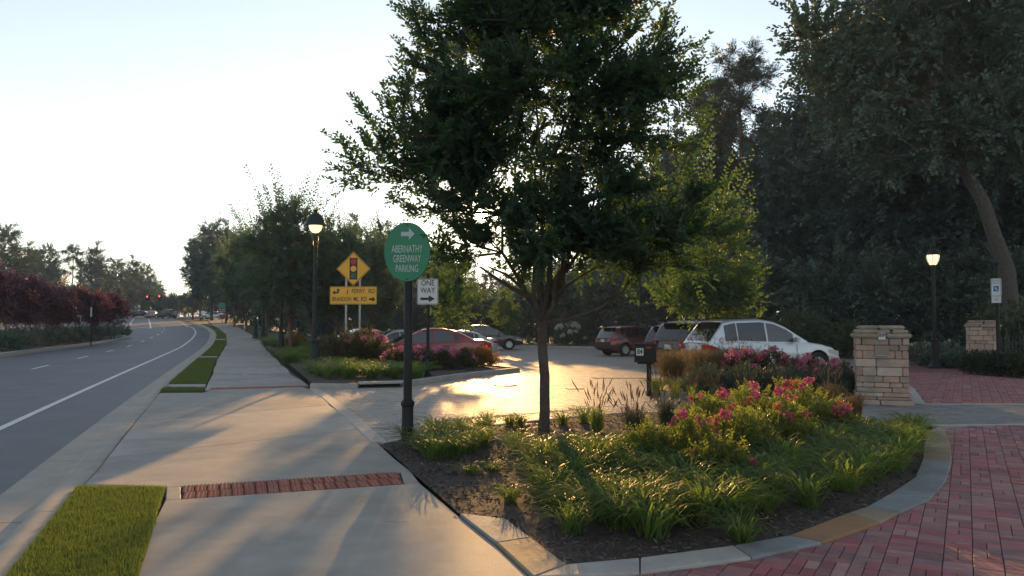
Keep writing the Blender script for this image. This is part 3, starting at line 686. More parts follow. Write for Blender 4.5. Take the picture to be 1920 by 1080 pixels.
# ---------------------------------------------------------------- turf blades and mulch chips
def blades(name, pts, h, w, m, parent=None, lean=.5):
    n = len(pts); P = np.asarray(pts, dtype=float); a = rng.uniform(0, 2 * np.pi, n); b = rng.uniform(0, 2 * np.pi, n)
    hh = h * rng.uniform(.6, 1.25, n); side = np.stack([np.cos(a), np.sin(a), np.zeros(n)], 1) * (w * rng.uniform(.7, 1.3, n))[:, None]
    tip = P + np.stack([np.cos(b) * hh * lean * rng.random(n), np.sin(b) * hh * lean * rng.random(n), hh], 1)
    V = np.concatenate([P - side / 2, P + side / 2, tip], 1).reshape(-1, 3); Fc = np.arange(3 * n).reshape(-1, 3)
    return ob(name, mkmesh(name, V, Fc, m), parent)
def fill(poly, n, dz=0, wx=None):
    xs = [p[0] for p in poly]; ysq = [p[1] for p in poly]; out = []
    while len(out) < n:
        x, y = random.uniform(min(xs), max(xs)), random.uniform(min(ysq), max(ysq))
        if inside(poly, x, y): out.append((x, y, float(hgt(x, y)) + dz))
    return out
for (y0, y1), lab, n in zip(VERGE, ['near turf verge between gutter and sidewalk', 'tiny turf patch beside the far tactile strip', 'sunlit turf verge beyond the driveway crossing', 'middle turf verge shaded along the sidewalk', 'far turf verge where the road bends', 'farthest turf sliver along the meandering sidewalk'], [0, 2500, 14000, 14000, 6000, 4000]):
    poly = verge_poly(y0, y1)
    g = tag(sheet('grass', poly, .004, M['lawn'], .6, None, .004), lab, 'grass', kind='stuff')
    if n == 0:
        near = verge_poly(3.4, 7.85); pts = fill(inset(near, -.018), 62000, .0) + fill(verge_poly(-2, 3.4), 6000)
        pts += [(x + random.gauss(0, .02), y + random.gauss(0, .02), z) for x, y, z in fill(near, 140) for _ in range(60)]
        tag(blades('turf_blades', pts, .047, .006, M['turf'], g), kind='stuff')
    else: tag(blades('turf_blades', fill(poly, n), .06, .016 if y0 < 40 else .03, M['turf'], g), kind='stuff')
def chips(poly, n, size, m, dz, name, parent):
    P = np.array(fill(poly, n, dz)); a = rng.uniform(0, 2 * np.pi, n); t = rng.normal(0, .35, n)
    d = np.stack([np.cos(a), np.sin(a), t * .7], 1) * (size * rng.uniform(.4, 1.3, n))[:, None]
    s_ = np.stack([-np.sin(a), np.cos(a), rng.normal(0, .4, n)], 1) * (size * .3 * rng.uniform(.5, 1.3, n))[:, None]
    P[:, 2] += rng.uniform(0, .012, n)
    V = np.stack([P - d / 2 - s_ / 2, P + d / 2 - s_ / 3, P + d / 2 + s_ / 2, P - d / 2 + s_ / 2.5], 1).reshape(-1, 3)
    return tag(ob(name, mkmesh(name, V, np.arange(4 * n).reshape(-1, 4), m), parent), kind='stuff')
chips(BED, 26000, .044, M['chip'], .015, 'mulch_chips', bed)
chips(ISL, 5000, .05, M['chip'], .1, 'mulch_chips', isl)
chips(inset(BED, .1), 160, .05, M['litter'], .03, 'leaf_litter', bed)
chips([(p[0], p[1]) for p in [gp(620, 1070), gp(1000, 1070), gp(760, 880), gp(640, 780), gp(500, 780)]], 26, .02, M['litter'], .004, 'leaf_litter', walk)
chips(DRIVE[1:9] + [(7.5, 11), (5.5, 7), (3, 5)], 60, .03, M['litter'], .008, 'leaf_litter', drive)
# ================================================================ plants
def nrm(a): return a / np.maximum(np.linalg.norm(a, axis=-1, keepdims=True), 1e-9)
def leafverts(P, D, Nn, L, Wd):
    D = nrm(D); Sd = nrm(np.cross(D, Nn)); L = np.asarray(L)[..., None]; Wd = np.asarray(Wd)[..., None]
    up = np.cross(Sd, D)
    return np.stack([P, P + D * L * .42 + Sd * Wd / 2 + up * L * .06, P + D * L, P + D * L * .42 - Sd * Wd / 2 + up * L * .06], 1).reshape(-1, 3)
def quadmesh(name, V, m): return mkmesh(name, V, np.arange(len(V)).reshape(-1, 4), m)
def twig_leaves(r, B, D, TL, nl, L, Wd, droop=.15, t0=.08, spread=.8, flat=False):
    """leaves in two ranks along each twig; returns leaf corners and ribbon corners of the twig stems"""
    n = len(B); D = nrm(D)
    t = np.linspace(t0, 1, nl)[None, :] + r.uniform(-.02, .02, (n, nl))
    bend = np.zeros((n, 3)); bend[:, 2] = -droop * TL
    P = B[:, None, :] + D[:, None, :] * (t * TL[:, None])[..., None] + bend[:, None, :] * (t ** 2)[..., None]
    ref = nrm(r.normal(0, 1, (n, 3)) * .5 + np.array([0, 0, 1.0])) if not flat else np.tile(np.array([0, -.6, .8]), (n, 1))
    Sd = nrm(np.cross(D, ref)); sgn = np.where(np.arange(nl) % 2 == 0, 1, -1)[None, :, None]
    LD = D[:, None, :] * .75 + Sd[:, None, :] * sgn * spread + r.normal(0, .22, (n, nl, 3))
    Nn = np.cross(Sd, D)[:, None, :] + r.normal(0, .42, (n, nl, 3))
    sz = r.uniform(.7, 1.2, (n, nl)) * (1 - .35 * (t - .5).clip(0))
    V = leafverts(P.reshape(-1, 3), LD.reshape(-1, 3), Nn.reshape(-1, 3), (L * sz).ravel(), (Wd * sz).ravel())
    ts = np.array([0, .5, 1.0]); Q = B[:, None, :] + D[:, None, :] * (ts[None, :] * TL[:, None])[..., None] + bend[:, None, :] * (ts ** 2)[None, :, None]
    wv = Sd * (.0035 * np.sqrt(TL / .5))[:, None]; w3 = np.array([1, .7, .25])
    A = Q - wv[:, None, :] * w3[None, :, None]; C = Q + wv[:, None, :] * w3[None, :, None]
    st = np.concatenate([np.stack([A[:, i], C[:, i], C[:, i + 1], A[:, i + 1]], 1).reshape(-1, 3) for i in (0, 1)])
    return V, st
def grow(name, seed, H, th, tr, ells, n_limb, n_sec, n_tw, nl, L, Wd, tw=.5, up=.5, m_bark='bark', m_leaf='leaf_main', leader=False, lean=(0, 0), cull=None, extra=None, droop=.12, thick=.45, shell=.95, twigs=True, stems=1, low=.8, sec_r=.4, jit=.7, bloom=None):
    r = np.random.default_rng(seed); wood = MB(); E_ = np.array(ells, dtype=float)
    vol = E_[:, 3] * E_[:, 4] * E_[:, 5]; pv = vol ** .8 / (vol ** .8).sum()
    nodes = []
    for s_ in range(stems):
        off = r.normal(0, tr * 3, 2) if stems > 1 else (0, 0); k = 9; pts = []
        for i in range(k):
            f_ = i / (k - 1); wob = r.normal(0, tr * .18, 2) * (f_ > 0)
            spread = r.normal(0, .02, 2)
            pts.append(Vector((off[0] * (1 + 1.6 * f_ * (stems > 1)) + lean[0] * f_ * f_ * th + wob[0], off[1] * (1 + 1.6 * f_ * (stems > 1)) + lean[1] * f_ * f_ * th + wob[1], -.15 + (th + .15) * f_)))
        rr = [tr * (1.35 if i == 0 else 1.08 if i == 1 else 1) * (1 - thick * i / (k - 1)) for i in range(k)]
        wood.tube(pts, rr, 10 if stems == 1 else 6)
        lo = int(k * low); nodes += [(np.array(p), q) for p, q in zip(pts[lo:], rr[lo:])]
        top = (pts, rr)
        if leader:
            tip = Vector((pts[-1].x + lean[0] * H * .25, pts[-1].y + lean[1] * H * .25, H * .9)); q = [pts[-1].lerp(tip, i / 6) + Vector((*r.normal(0, tr * .35, 2), 0)) * (0 < i < 6) for i in range(7)]
            wood.tube(q, [rr[-1] * (1 - .9 * i / 6) for i in range(7)], 7); nodes += [(np.array(p), rr[-1] * (1 - .9 * i / 6)) for i, p in enumerate(q)]
    def target(rad):
        e = E_[r.choice(len(E_), p=pv)]; v = nrm(r.normal(0, 1, 3)); return e[:3] + v * e[3:] * rad, e
    limb = list(nodes)
    for i in range(n_limb):
        tg, e = target(r.uniform(.35, .7)); j = r.integers(0, len(nodes))
        if leader: j = min(range(len(nodes)), key=lambda q: abs(nodes[q][0][2] - (tg[2] - abs(tg[0]) * .35)))
        b, br = nodes[j]; d = tg - b; n = 6; pts = []
        for q in range(n + 1):
            f_ = q / n; p = b + d * f_; p = p + np.array([0, 0, -.16 * np.linalg.norm(d) * math.sin(math.pi * f_) * (1 if not leader else -.4)]) + r.normal(0, .03 * np.linalg.norm(d), 3) * (0 < f_ < 1)
            pts.append(Vector(p))
        r0 = min(br * .62, .02 + .028 * np.linalg.norm(d)); rad = [max(.006, r0 * (1 - .85 * q / n)) for q in range(n + 1)]
        wood.tube(pts, rad, 6); limb += [(np.array(p), q) for p, q in zip(pts[1:], rad[1:])]
    LN = np.array([p for p, _ in limb]); LR = np.array([q for _, q in limb])
    B, D, TL = [], [], []
    for i in range(n_sec):
        tg, e = target(shell * r.random() ** sec_r)
        dist = np.linalg.norm(LN - tg, axis=1) + np.maximum(0, LN[:, 2] - tg[2]) * .6; j = int(np.argmin(dist)); b = LN[j]
        d = tg - b; ln = np.linalg.norm(d); mid = b + d * .5 + r.normal(0, .08 * ln, 3) + np.array([0, 0, .06 * ln])
        if ln > .05: wood.tube([Vector(b), Vector(mid), Vector(tg)], [min(LR[j] * .7, .008 + .012 * ln), .006 + .006 * ln, .004], 4, cap=False)
        out = nrm(tg - e[:3] * np.array([1, 1, 1]) + np.array([0, 0, .2]))
        for q in range(n_tw):
            f_ = r.uniform(.3, 1); B.append((b + (mid - b) * f_ * 2) if f_ < .5 else (mid + (tg - mid) * (f_ - .5) * 2))
            D.append(out * .7 + nrm(d) * .35 + np.array([0, 0, up]) + r.normal(0, jit, 3)); TL.append(tw * r.uniform(.6, 1.4))
    B, D, TL = np.array(B), np.array(D), np.array(TL)
    V, st = twig_leaves(r, B, D, TL, nl, L, Wd, droop)
    if extra is not None:
        for (b, d, ln, k, dr) in extra:
            v, s_ = twig_leaves(r, np.array([b]), np.array([d]), np.array([ln]), k, L * 1.15, Wd * 1.15, dr, .05, .85, True); V = np.concatenate([V, v]); st = np.concatenate([st, s_])
    if cull is not None:
        keep = cull(V.reshape(-1, 4, 3).mean(1)); V = V.reshape(-1, 4, 3)[keep].reshape(-1, 3)
        ks = cull(st.reshape(-1, 4, 3).mean(1)); st = st.reshape(-1, 4, 3)[ks].reshape(-1, 3)
    out = {'trunk': wood.mesh('trunk', M[m_bark], True, 60)}
    if twigs: out['twigs'] = quadmesh('twigs', st, M[m_bark])
    if bloom:
        q = V.reshape(-1, 4, 3); sel = r.random(len(q)) < bloom[1] * np.clip((q[:, 0, 2] - bloom[2]) / (H - bloom[2]), 0.1, 1)
        out['crown'] = quadmesh('crown', q[~sel].reshape(-1, 3), M[m_leaf]); out['blossom'] = quadmesh('blossom', q[sel].reshape(-1, 3), M[bloom[0]])
    else: out['crown'] = quadmesh('crown', V, M[m_leaf])
    return out
def plant(name, meshes, loc, label, cat='tree', group=None, rz=0, sc=1.0, sz=None):
    t = empty(name, loc, rz, label, cat, group); t.scale = (sc, sc, sz or sc)
    for k, me in meshes.items():
        o = ob(k, me, t)
        if k in ('crown', 'twigs', 'blossom', 'foliage'): o['kind'] = 'stuff'
    return t

# ---- the tree in front
TB = gp(1020, 818)
def main_cull(P):
    u, v = proj(P + np.array(TB))
    d = np.hypot(u - 902, (v - 404)); jt = rng.normal(0, 2.5, len(P)); k = d + jt > 15
    for cx, cy, rr in ((928, 412, 9), (938, 432, 8), (944, 450, 8), (950, 470, 8), (940, 486, 7), (878, 398, 6), (915, 395, 8), (890, 385, 6)):
        k &= np.hypot(u - cx, (v - cy)) + jt > rr * .8
    near = d < 60
    k &= ~(near & (rng.random(len(P)) < .4 * (1 - d / 60)))
    return k
def rel(px, py, dy=0): return np.array(at(px, py, TB.y + dy) - TB)
shoots = []
for (a, b, k) in [((705, 245), (644, 162), 26), ((745, 240), (715, 145), 24), ((690, 305), (603, 248), 30), ((700, 290), (676, 230), 20), ((705, 330), (610, 285), 28), ((690, 350), (640, 318), 20), ((800, 70), (752, 5), 24), ((815, 90), (758, 48), 24), ((870, 40), (852, -20), 20), ((1240, 60), (1275, -30), 24), ((1100, 240), (1090, 120), 24), ((1150, 190), (1158, 90), 22), ((1060, 220), (1050, 110), 20), ((1275, 230), (1345, 185), 24), ((1265, 160), (1330, 60), 26), ((1280, 330), (1340, 200), 26), ((930, 120), (925, 20), 22), ((985, 150), (975, 60), 20), ((1290, 170), (1322, 90), 22), ((760, 180), (790, 90), 20)]:
    p, q = rel(*a, random.uniform(-.6, .4)), None; q = rel(*b, 0); d = q - p; d[1] *= .4; ln = np.linalg.norm(d)
    shoots.append((p, d + np.array([0, 0, .12 * ln]), ln, k, .12))
    for z in range(4): shoots.append((p + np.random.default_rng(len(shoots)).normal(0, .1, 3), d + np.random.default_rng(len(shoots)).normal(0, .12, 3), ln * random.uniform(.55, .85), int(k * .75), .14))
ME = [(0, 0, 5.0, 2.0, 1.9, 2.7), (-1.5, .1, 3.9, 1.15, 1.2, 1.0), (-1.1, 0, 5.2, 1.15, 1.3, 1.5), (1.15, 0, 5.0, 1.2, 1.4, 1.7), (1.45, -.1, 3.4, 1.1, 1.2, 1.1), (.2, -.2, 3.2, 1.5, 1.3, .8), (0.1, .2, 7.0, 1.9, 1.6, 1.5), (-1.5, 0, 3.2, .75, .9, .6), (1.85, .1, 2.95, .85, .8, .62), (-.6, .2, 2.9, .8, .8, .45), (.3, -.3, 2.85, 1.3, 1.2, .5), (1.25, -.2, 2.72, 1.0, 1.0, .45), (-1.15, -.1, 2.95, 1.0, 1.0, .5), (-2.05, 0, 3.85, .7, .7, .65)]
main = grow('young_elm', 11, 7.6, 1.86, .079, ME, 8, 400, 16, 25, .086, .042, .46, .45, 'bark', 'leaf_main', cull=main_cull, extra=shoots, thick=.18, low=.86, shell=.98)
# the low limbs seen under the crown
lw = MB()
def limbpx(pts, r0, r1):
    P = [Vector(rel(x, y, d)) for x, y, d in pts]; lw.tube(P, [r0 + (r1 - r0) * i / (len(P) - 1) for i in range(len(P))], 7)
limbpx([(1016, 588, 0), (1000, 560, -.05), (960, 540, -.15), (925, 518, -.2), (900, 500, -.25)], .045, .014)
limbpx([(1012, 580, 0), (985, 545, .1), (950, 515, .2), (915, 500, .3)], .035, .012)
limbpx([(1018, 580, 0), (1010, 540, .05), (1006, 490, .1), (990, 440, .1)], .05, .022)
limbpx([(1022, 575, 0), (1030, 530, -.05), (1032, 470, -.1), (1040, 400, -.15)], .055, .025)
limbpx([(1026, 578, 0), (1045, 540, .1), (1062, 500, .15), (1075, 440, .2)], .045, .02)
limbpx([(1028, 580, 0), (1050, 545, -.1), (1085, 520, -.2), (1120, 500, -.25)], .03, .01)
main['limbs'] = lw.mesh('limbs', M['bark'], True, 60)
plant('young_elm', main, TB, 'full-crowned young tree in the mulch bed with the sun behind it')

# ---- the lit young tree behind the mailbox
YB = gp(1326, 702)
ysh = []
for (a, b) in [((1360, 390), (1408, 285)), ((1365, 420), (1400, 330)), ((1370, 410), (1390, 300)), ((1330, 340), (1318, 225)), ((1300, 330), (1335, 240)), ((1240, 360), (1225, 300)), ((1385, 450), (1412, 360)), ((1350, 350), (1372, 290))]:
    p = np.array(at(*a, YB.y - .5) - YB); q = np.array(at(*b, YB.y - .5) - YB); d = q - p; ysh.append((p, d, np.linalg.norm(d) * 1.1, 18, .08))
    ysh.append((p + np.array([.15, .2, -.1]), d + np.array([.2, 0, 0]), np.linalg.norm(d) * .8, 14, .08))
YE = [(0, 0, 3.6, 1.5, 1.5, 1.7), (-.9, 0, 2.6, 1.1, 1.1, .75), (.95, 0, 2.75, 1.05, 1.1, .95), (.2, 0, 4.8, 1.0, 1.0, 1.1), (-1.2, 0, 2.1, .6, .7, .4), (1.1, -.2, 2.0, .8, .8, .45)]
young = grow('young_tree', 12, 6.2, 2.2, .10, YE, 12, 130, 12, 18, .12, .055, .6, .5, 'bark_grey', 'leaf_young', extra=ysh, leader=True, thick=.4, low=.7)
plant('young_tree', young, YB, 'smaller yellow-green young tree with slim trunk in front of the white SUV')

# ---- street trees, woods, far trees: a few growth forms, placed as individuals
SE = [(0, 0, 5.0, 2.4, 2.4, 2.4), (-1.4, .3, 6.6, 1.7, 1.7, 2.0), (1.3, -.3, 6.8, 1.7, 1.7, 2.2), (0, .6, 8.2, 1.5, 1.5, 1.9), (1.7, .4, 4.3, 1.5, 1.6, 1.4), (-1.8, -.2, 4.2, 1.5, 1.6, 1.4)]
def plumes(seed, n, z0, z1, rad, ln):
    r = np.random.default_rng(seed); o = []
    for i in range(n):
        a = r.uniform(0, 2 * np.pi); q = rad * math.sqrt(r.random()); o.append((np.array([q * math.cos(a), q * math.sin(a), z0 + (z1 - z0) * r.random()]), np.array([math.cos(a) * .55 * q / rad, math.sin(a) * .55 * q / rad, 1.0]), ln * r.uniform(.7, 1.3), 16, .06))
    return o
street = [grow('street_tree', 20 + k, 10, 2.2, .14, SE, 14, 230, 10, 13, .21, .10, .9, .7, 'bark_red', 'leaf_street', extra=plumes(k, 46, 7.2, 9.6, 2.2, 2.0), thick=.3, low=.8) for k in range(2)]
LE = [(0, 0, 2.9, 1.5, 1.5, 1.3), (.5, 0, 4.0, 1.1, 1.1, 1.2), (-.6, 0, 3.4, 1.1, 1.1, 1.1)]
lit_small = grow('small_tree', 31, 5.2, 1.6, .07, LE, 9, 70, 10, 12, .15, .07, .6, .4, 'bark_grey', 'leaf_young', thick=.4, low=.7)
WE = [(0, 0, 9, 3.8, 3.8, 4.2), (-2.4, .5, 7.0, 2.6, 2.6, 2.4), (2.5, -.6, 7.6, 2.6, 2.6, 2.8), (.5, .5, 13, 3.0, 3.0, 3.2), (-1.6, -.5, 11.6, 2.2, 2.2, 2.4), (1.2, 0, 16.2, 1.9, 1.9, 2.0), (0, 0, 4.6, 2.6, 2.6, 1.8)]
wood_a = grow('woodland_tree', 41, 18, 8.0, .27, WE, 26, 300, 8, 12, .30, .17, 1.2, .35, 'bark_grey', 'leaf_dark', leader=True, thick=.35, low=.5)
WE2 = [(0, 0, 8, 4.3, 4.3, 3.4), (-2.8, .5, 10.4, 2.7, 2.7, 2.6), (2.7, -.6, 10.0, 2.8, 2.8, 2.6), (0, .5, 13.2, 3.2, 3.2, 2.8), (-.4, 0, 15.9, 2.2, 2.2, 1.8), (2.4, 0, 5.6, 2.2, 2.2, 1.8)]
wood_b = grow('woodland_tree', 42, 17, 6.5, .25, WE2, 26, 300, 8, 12, .28, .19, 1.2, .25, 'bark_grey', 'leaf_mid', leader=True, thick=.35, low=.5)
PE = [(0, 0, 21.5, 2.2, 2.2, 1.3), (-1.7, .3, 19.6, 1.7, 1.5, .8), (1.8, -.4, 20.0, 1.7, 1.5, .8), (.4, 1.0, 18.0, 2.2, 2.0, .8), (-2.2, -.4, 16.6, 1.6, 1.4, .7), (2.3, .3, 17.0, 1.5, 1.4, .7), (-.3, -1, 15.2, 2.0, 1.8, .7), (1.6, .5, 13.8, 1.4, 1.3, .6)]
pine = grow('pine_tree', 43, 23, 17, .26, PE, 26, 150, 9, 16, .34, .055, .8, .5, 'bark_red', 'leaf_pine', leader=True, thick=.45, low=.6, jit=1.0)
UE = [(0, 0, 1.9, 2.0, 1.8, 1.9), (-1.0, .3, 3.0, 1.3, 1.3, 1.3), (1.1, -.2, 2.6, 1.4, 1.3, 1.5), (.2, .2, 4.0, 1.1, 1.1, 1.1)]
under = [grow('understorey_tree', 44, 5, 1.4, .10, UE, 9, 110, 9, 12, .24, .13, .8, .3, 'bark_grey', 'leaf_dark', stems=3, low=.5),
         grow('understorey_tree', 45, 5, 1.4, .10, UE, 9, 110, 9, 12, .22, .12, .8, .3, 'bark_grey', 'leaf_mid', stems=3, low=.5)]
CE = [(0, 0, 3.2, 1.7, 1.7, 1.5), (-1.0, .2, 3.9, 1.1, 1.1, 1.1), (1.0, -.2, 3.8, 1.2, 1.1, 1.1), (.1, .2, 4.6, 1.0, 1.0, .9), (1.2, .2, 2.7, 1.0, 1.0, .9), (-1.2, .2, 2.7, 1.0, 1.0, .9)]
crape = [grow('crape_myrtle', 50 + k, 5.4, 1.5, .05, CE, 12, 130, 9, 12, .17, .085, .6, .5, 'bark_grey', 'leaf_purple', stems=5, low=.6, bloom=('leaf_purple2', .5, 2.4)) for k in range(2)]
ORD = ['first', 'second', 'third', 'fourth', 'fifth', 'sixth', 'seventh', 'eighth', 'ninth', 'tenth', 'eleventh', 'twelfth', 'thirteenth', 'fourteenth', 'fifteenth', 'sixteenth', 'seventeenth', 'eighteenth', 'nineteenth', 'twentieth']
_T = ['', '', 'twenty', 'thirty', 'forty', 'fifty', 'sixty']
ORD += [_T[n // 10] + ('-' + ORD[n % 10 - 1] if n % 10 else '') if n % 10 else _T[n // 10][:-1] + 'ieth' for n in range(21, 70)]
def row(name, forms, H0, spots, text, cat, group, dz=-.05):
    """spots: (px, depth, height[, form]); labels run from the left of the picture"""
    for i, s_ in enumerate(sorted(spots, key=lambda q: q[0])):
        px, Y, H = s_[:3]; me = forms[s_[3] if len(s_) > 3 else i % len(forms)]; x = (px - 960) / F * Y
        plant(name, me, on(x, Y, dz), text.format(o=ORD[i]), cat, group, random.uniform(0, 6.28), H / H0 * random.uniform(.95, 1.05), H / H0)
row('street_tree', street, 10, [(545, 41, 8.0), (585, 47, 7.9), (640, 43, 6.8), (695, 50, 7.6), (500, 64, 10.0), (462, 82, 10.2), (440, 100, 10.5), (424, 118, 10.5)], '{o} feathery street tree from the left beside the sidewalk', 'tree', 'street trees beside the sidewalk')
row('small_tree', [lit_small], 5.2, [(850, 37, 5.0)], 'small glowing tree with slender trunk beside the parked red sedan', 'tree', None)
row('small_tree', [lit_small], 5.2, [(948, 57, 4.2)], 'small tree by the back kerb right of the far dark SUV', 'tree', None)
row('woodland_tree', [wood_a, wood_b], 17.5, [(560, 105, 13.0), (615, 92, 12.4), (668, 88, 13.4), (715, 96, 14.4), (765, 90, 12.6), (806, 104, 12.4), (842, 118, 10.0)], '{o} background tree from the left behind the parking lot', 'tree', 'background trees behind the lot')
row('woodland_tree', [wood_a, wood_b], 17.5, [(q, 150 + 14 * (i % 3), h_) for i, (q, h_) in enumerate([(590, 17), (630, 18), (672, 18), (712, 19), (752, 18.5), (790, 17.5), (826, 16), (858, 14), (888, 12.5), (918, 12), (948, 12.5), (980, 13), (1012, 14), (1046, 15)])], '{o} farthest hazy tree from the left behind the lot', 'tree', 'farthest trees behind the lot')
row('understorey_tree', under, 5, [(620, 70, 4.4), (700, 74, 4.6), (770, 72, 4.4), (826, 70, 4.6), (872, 74, 4.8), (908, 78, 5.0), (945, 80, 5.2), (985, 72, 5.6), (1025, 71, 6.2), (1062, 70, 6.2), (1100, 68, 6.4)], '{o} low shrubby tree from the left along the back of the lot', 'tree', 'shrubby trees at the back of the lot')
row('woodland_tree', [wood_a, wood_b], 17.5, [(1062, 88, 9.0), (1118, 80, 10.5), (1168, 76, 14.0), (1215, 74, 17.5), (1270, 70, 20.0), (1330, 78, 23.5), (1440, 66, 19.0), (1492, 60, 18.0), (1548, 56, 21.5), (1600, 60, 25), (1640, 50, 22), (1700, 54, 26), (1752, 46, 22), (1812, 54, 27), (1925, 44, 24), (2010, 40, 22)], '{o} tall dark woodland tree from the left behind the driveway', 'tree', 'dark woodland trees behind the driveway')
row('understorey_tree', under, 5, [(q, Y_, h_) for q, Y_, h_ in [(440, 128, 6), (470, 118, 6), (500, 108, 6), (530, 100, 6), (560, 96, 6), (590, 100, 6.5), (615, 108, 6.5), (650, 104, 6), (690, 108, 6), (730, 112, 6), (770, 112, 6), (810, 116, 6)]], '{o} dark undergrowth tree from the left beyond the street trees', 'tree', 'undergrowth beyond the street trees')
row('understorey_tree', under, 5, [(-40, 112, 6), (0, 118, 6.5), (38, 126, 6.5), (76, 132, 7), (112, 140, 7), (148, 150, 7.5), (182, 165, 8), (212, 190, 8.5), (236, 200, 8), (262, 215, 9), (285, 225, 8), (306, 235, 7.5), (328, 240, 7), (350, 235, 7.5), (372, 200, 8), (398, 190, 8.5), (425, 180, 9)], '{o} far undergrowth tree from the left across the junction', 'tree', 'far undergrowth across the junction')
row('understorey_tree', under, 5, [(1150, 64, 6.5), (1205, 62, 6.0), (1262, 60, 6.8), (1330, 58, 6.5), (1400, 55, 6.2), (1458, 52, 6.8), (1515, 50, 5.6), (1570, 48, 6.4), (1625, 46, 6.0), (1680, 45, 6.6), (1735, 44, 6.2), (1790, 43, 6.8), (1850, 42, 6.2), (1920, 40, 6.6)], '{o} dark understorey tree from the left at the woodland edge', 'tree', 'understorey trees at the woodland edge')
x, Y = (1392 - 960) / F * 62, 62
plant('pine_tree', pine, on(x, Y, -.05), 'tall leaning pine with open crown above the white SUV', 'tree', 'tall pines', 2.2, 1.04)
x, Y = (1345 - 960) / F * 70, 70
plant('pine_tree', pine, on(x, Y, -.05), 'second tall pine partly hidden behind the young tree', 'tree', 'tall pines', 4.0, 1.02)
# the leaning big tree on the right
GE = [(-4.5, 0, 14, 4.4, 3.6, 3.6), (-7.5, 0, 12.0, 2.8, 2.6, 2.4), (-1.0, .5, 13.5, 3.8, 3.2, 3.6), (-3.4, 0, 17.6, 4.2, 3.6, 3.0), (1.2, 0, 10.4, 2.8, 2.4, 2.6), (-2.6, -.8, 10.6, 2.6, 2.2, 1.6), (-8.4, 0, 14.6, 2.2, 2.0, 2.0), (-5.4, 0, 9.6, 1.8, 1.8, 1.3), (-3.6, -1.6, 9.2, 2.2, 1.3, 1.3), (-1.0, -1.6, 9.8, 2.0, 1.3, 1.5)]
big = grow('leaning_tree', 61, 20, 11.5, .37, GE, 20, 420, 9, 13, .26, .17, 1.1, .2, 'bark_grey', 'leaf_mid', lean=(-.35, 0), thick=.4, low=.88)
plant('leaning_tree', big, on((1912 - 960) / F * 35, 35, -.05), 'big tree with pale leaning trunk behind the far right pillar')
# far side
row('crape_myrtle', crape, 5.4, [(-30, 42, 4.7), (28, 45, 4.4), (70, 49, 4.1), (112, 52, 3.9), (150, 56, 3.9), (184, 58, 3.7), (214, 61, 3.6)], '{o} purple crape myrtle from the left on the median', 'tree', 'purple crape myrtles on the median', .05)
row('woodland_tree', [wood_a, wood_b], 17.5, [(-40, 120, 15), (5, 135, 17.0), (50, 160, 15), (90, 170, 16), (178, 185, 17), (215, 200, 15), (248, 215, 16), (275, 235, 16), (300, 270, 12), (325, 300, 9), (345, 300, 9)], '{o} hazy far tree from the left across the road', 'tree', 'far trees across the road')
row('pine_tree', [pine], 23, [(62, 175, 15.0), (135, 178, 16.5), (150, 190, 14)], '{o} far flat-topped pine from the left across the road', 'tree', 'far pines across the road')
row('woodland_tree', [wood_a, wood_b], 17.5, [(378, 150, 17.0), (398, 140, 18.0), (425, 142, 17.5), (455, 130, 16), (490, 125, 15)], '{o} dark tree from the left at the far road corner', 'tree', 'dark trees at the far road corner')
row('pine_tree', [pine], 23, [(362, 150, 15.5)], 'thin open pine standing at the edge of the dark corner trees', 'tree', None)

# ---------------------------------------------------------------- low plants
def arch_blades(r, n, h, reach, w, base=.05, seg=4, stiff=1.6, straight=False):
    a = r.uniform(0, 2 * np.pi, n); hh = h * r.uniform(.6, 1.15, n); rc = reach * r.uniform(.3, 1.15, n); bx = base * np.sqrt(r.random(n)); b0 = r.uniform(0, 2 * np.pi, n)
    t = np.linspace(0, 1, seg + 1); dx, dy = np.cos(a), np.sin(a); V = []
    R1 = rc[:, None] * t[None, :] ** stiff; Z = hh[:, None] * (t if straight else 2.45 * t - 1.7 * t ** 2.0)[None, :]
    X = (bx * np.cos(b0))[:, None] + R1 * dx[:, None]; Y_ = (bx * np.sin(b0))[:, None] + R1 * dy[:, None]
    P = np.stack([X, Y_, Z], 2); sd = np.stack([-dy, dx, np.zeros(n)], 1)
    ww = w * r.uniform(.7, 1.2, n)[:, None] * np.array([.8, 1, .9, .65, .08] if seg == 4 else list(np.linspace(1, .1, seg + 1)))[None, :]
    A = P - sd[:, None, :] * ww[..., None] / 2; C = P + sd[:, None, :] * ww[..., None] / 2
    A[:, 1:-1, 2] += ww[:, 1:-1] * .25
    V = np.stack([A, C], 2).reshape(-1, 3); k = seg + 1; idx = []
    base_i = (np.arange(n) * k * 2)[:, None]
    for s_ in range(seg): idx.append(np.concatenate([base_i + 2 * s_, base_i + 2 * s_ + 1, base_i + 2 * s_ + 3, base_i + 2 * s_ + 2], 1))
    return V, np.concatenate(idx), P[:, -1]
lily = []
for k in range(7):
    r = np.random.default_rng(200 + k); V, Fc, _ = arch_blades(r, 105, .33, .52, .0145, .10, stiff=1.12)
    lily.append(mkmesh('blades', V, Fc, M['leaf_lily'], True))
LILY_N = 0
def lilyturf(pts, text, group, smin=.8, smax=1.2, dz=.0):
    pts = sorted(pts, key=lambda p: p[0] / p[1])
    for i, p in enumerate(pts):
        t = empty('lilyturf', (p[0], p[1], float(hgt(p[0], p[1])) + dz), random.uniform(0, 6.28), (ORD[i] + ' from the left, ' + text) if len(pts) > 1 else text, 'grass clump', group)
        s_ = random.uniform(smin, smax); t.scale = (s_ * random.uniform(.9, 1.15), s_, s_ * random.uniform(.85, 1.1))
        o = ob('blades', random.choice(lily), t); o['kind'] = 'stuff'
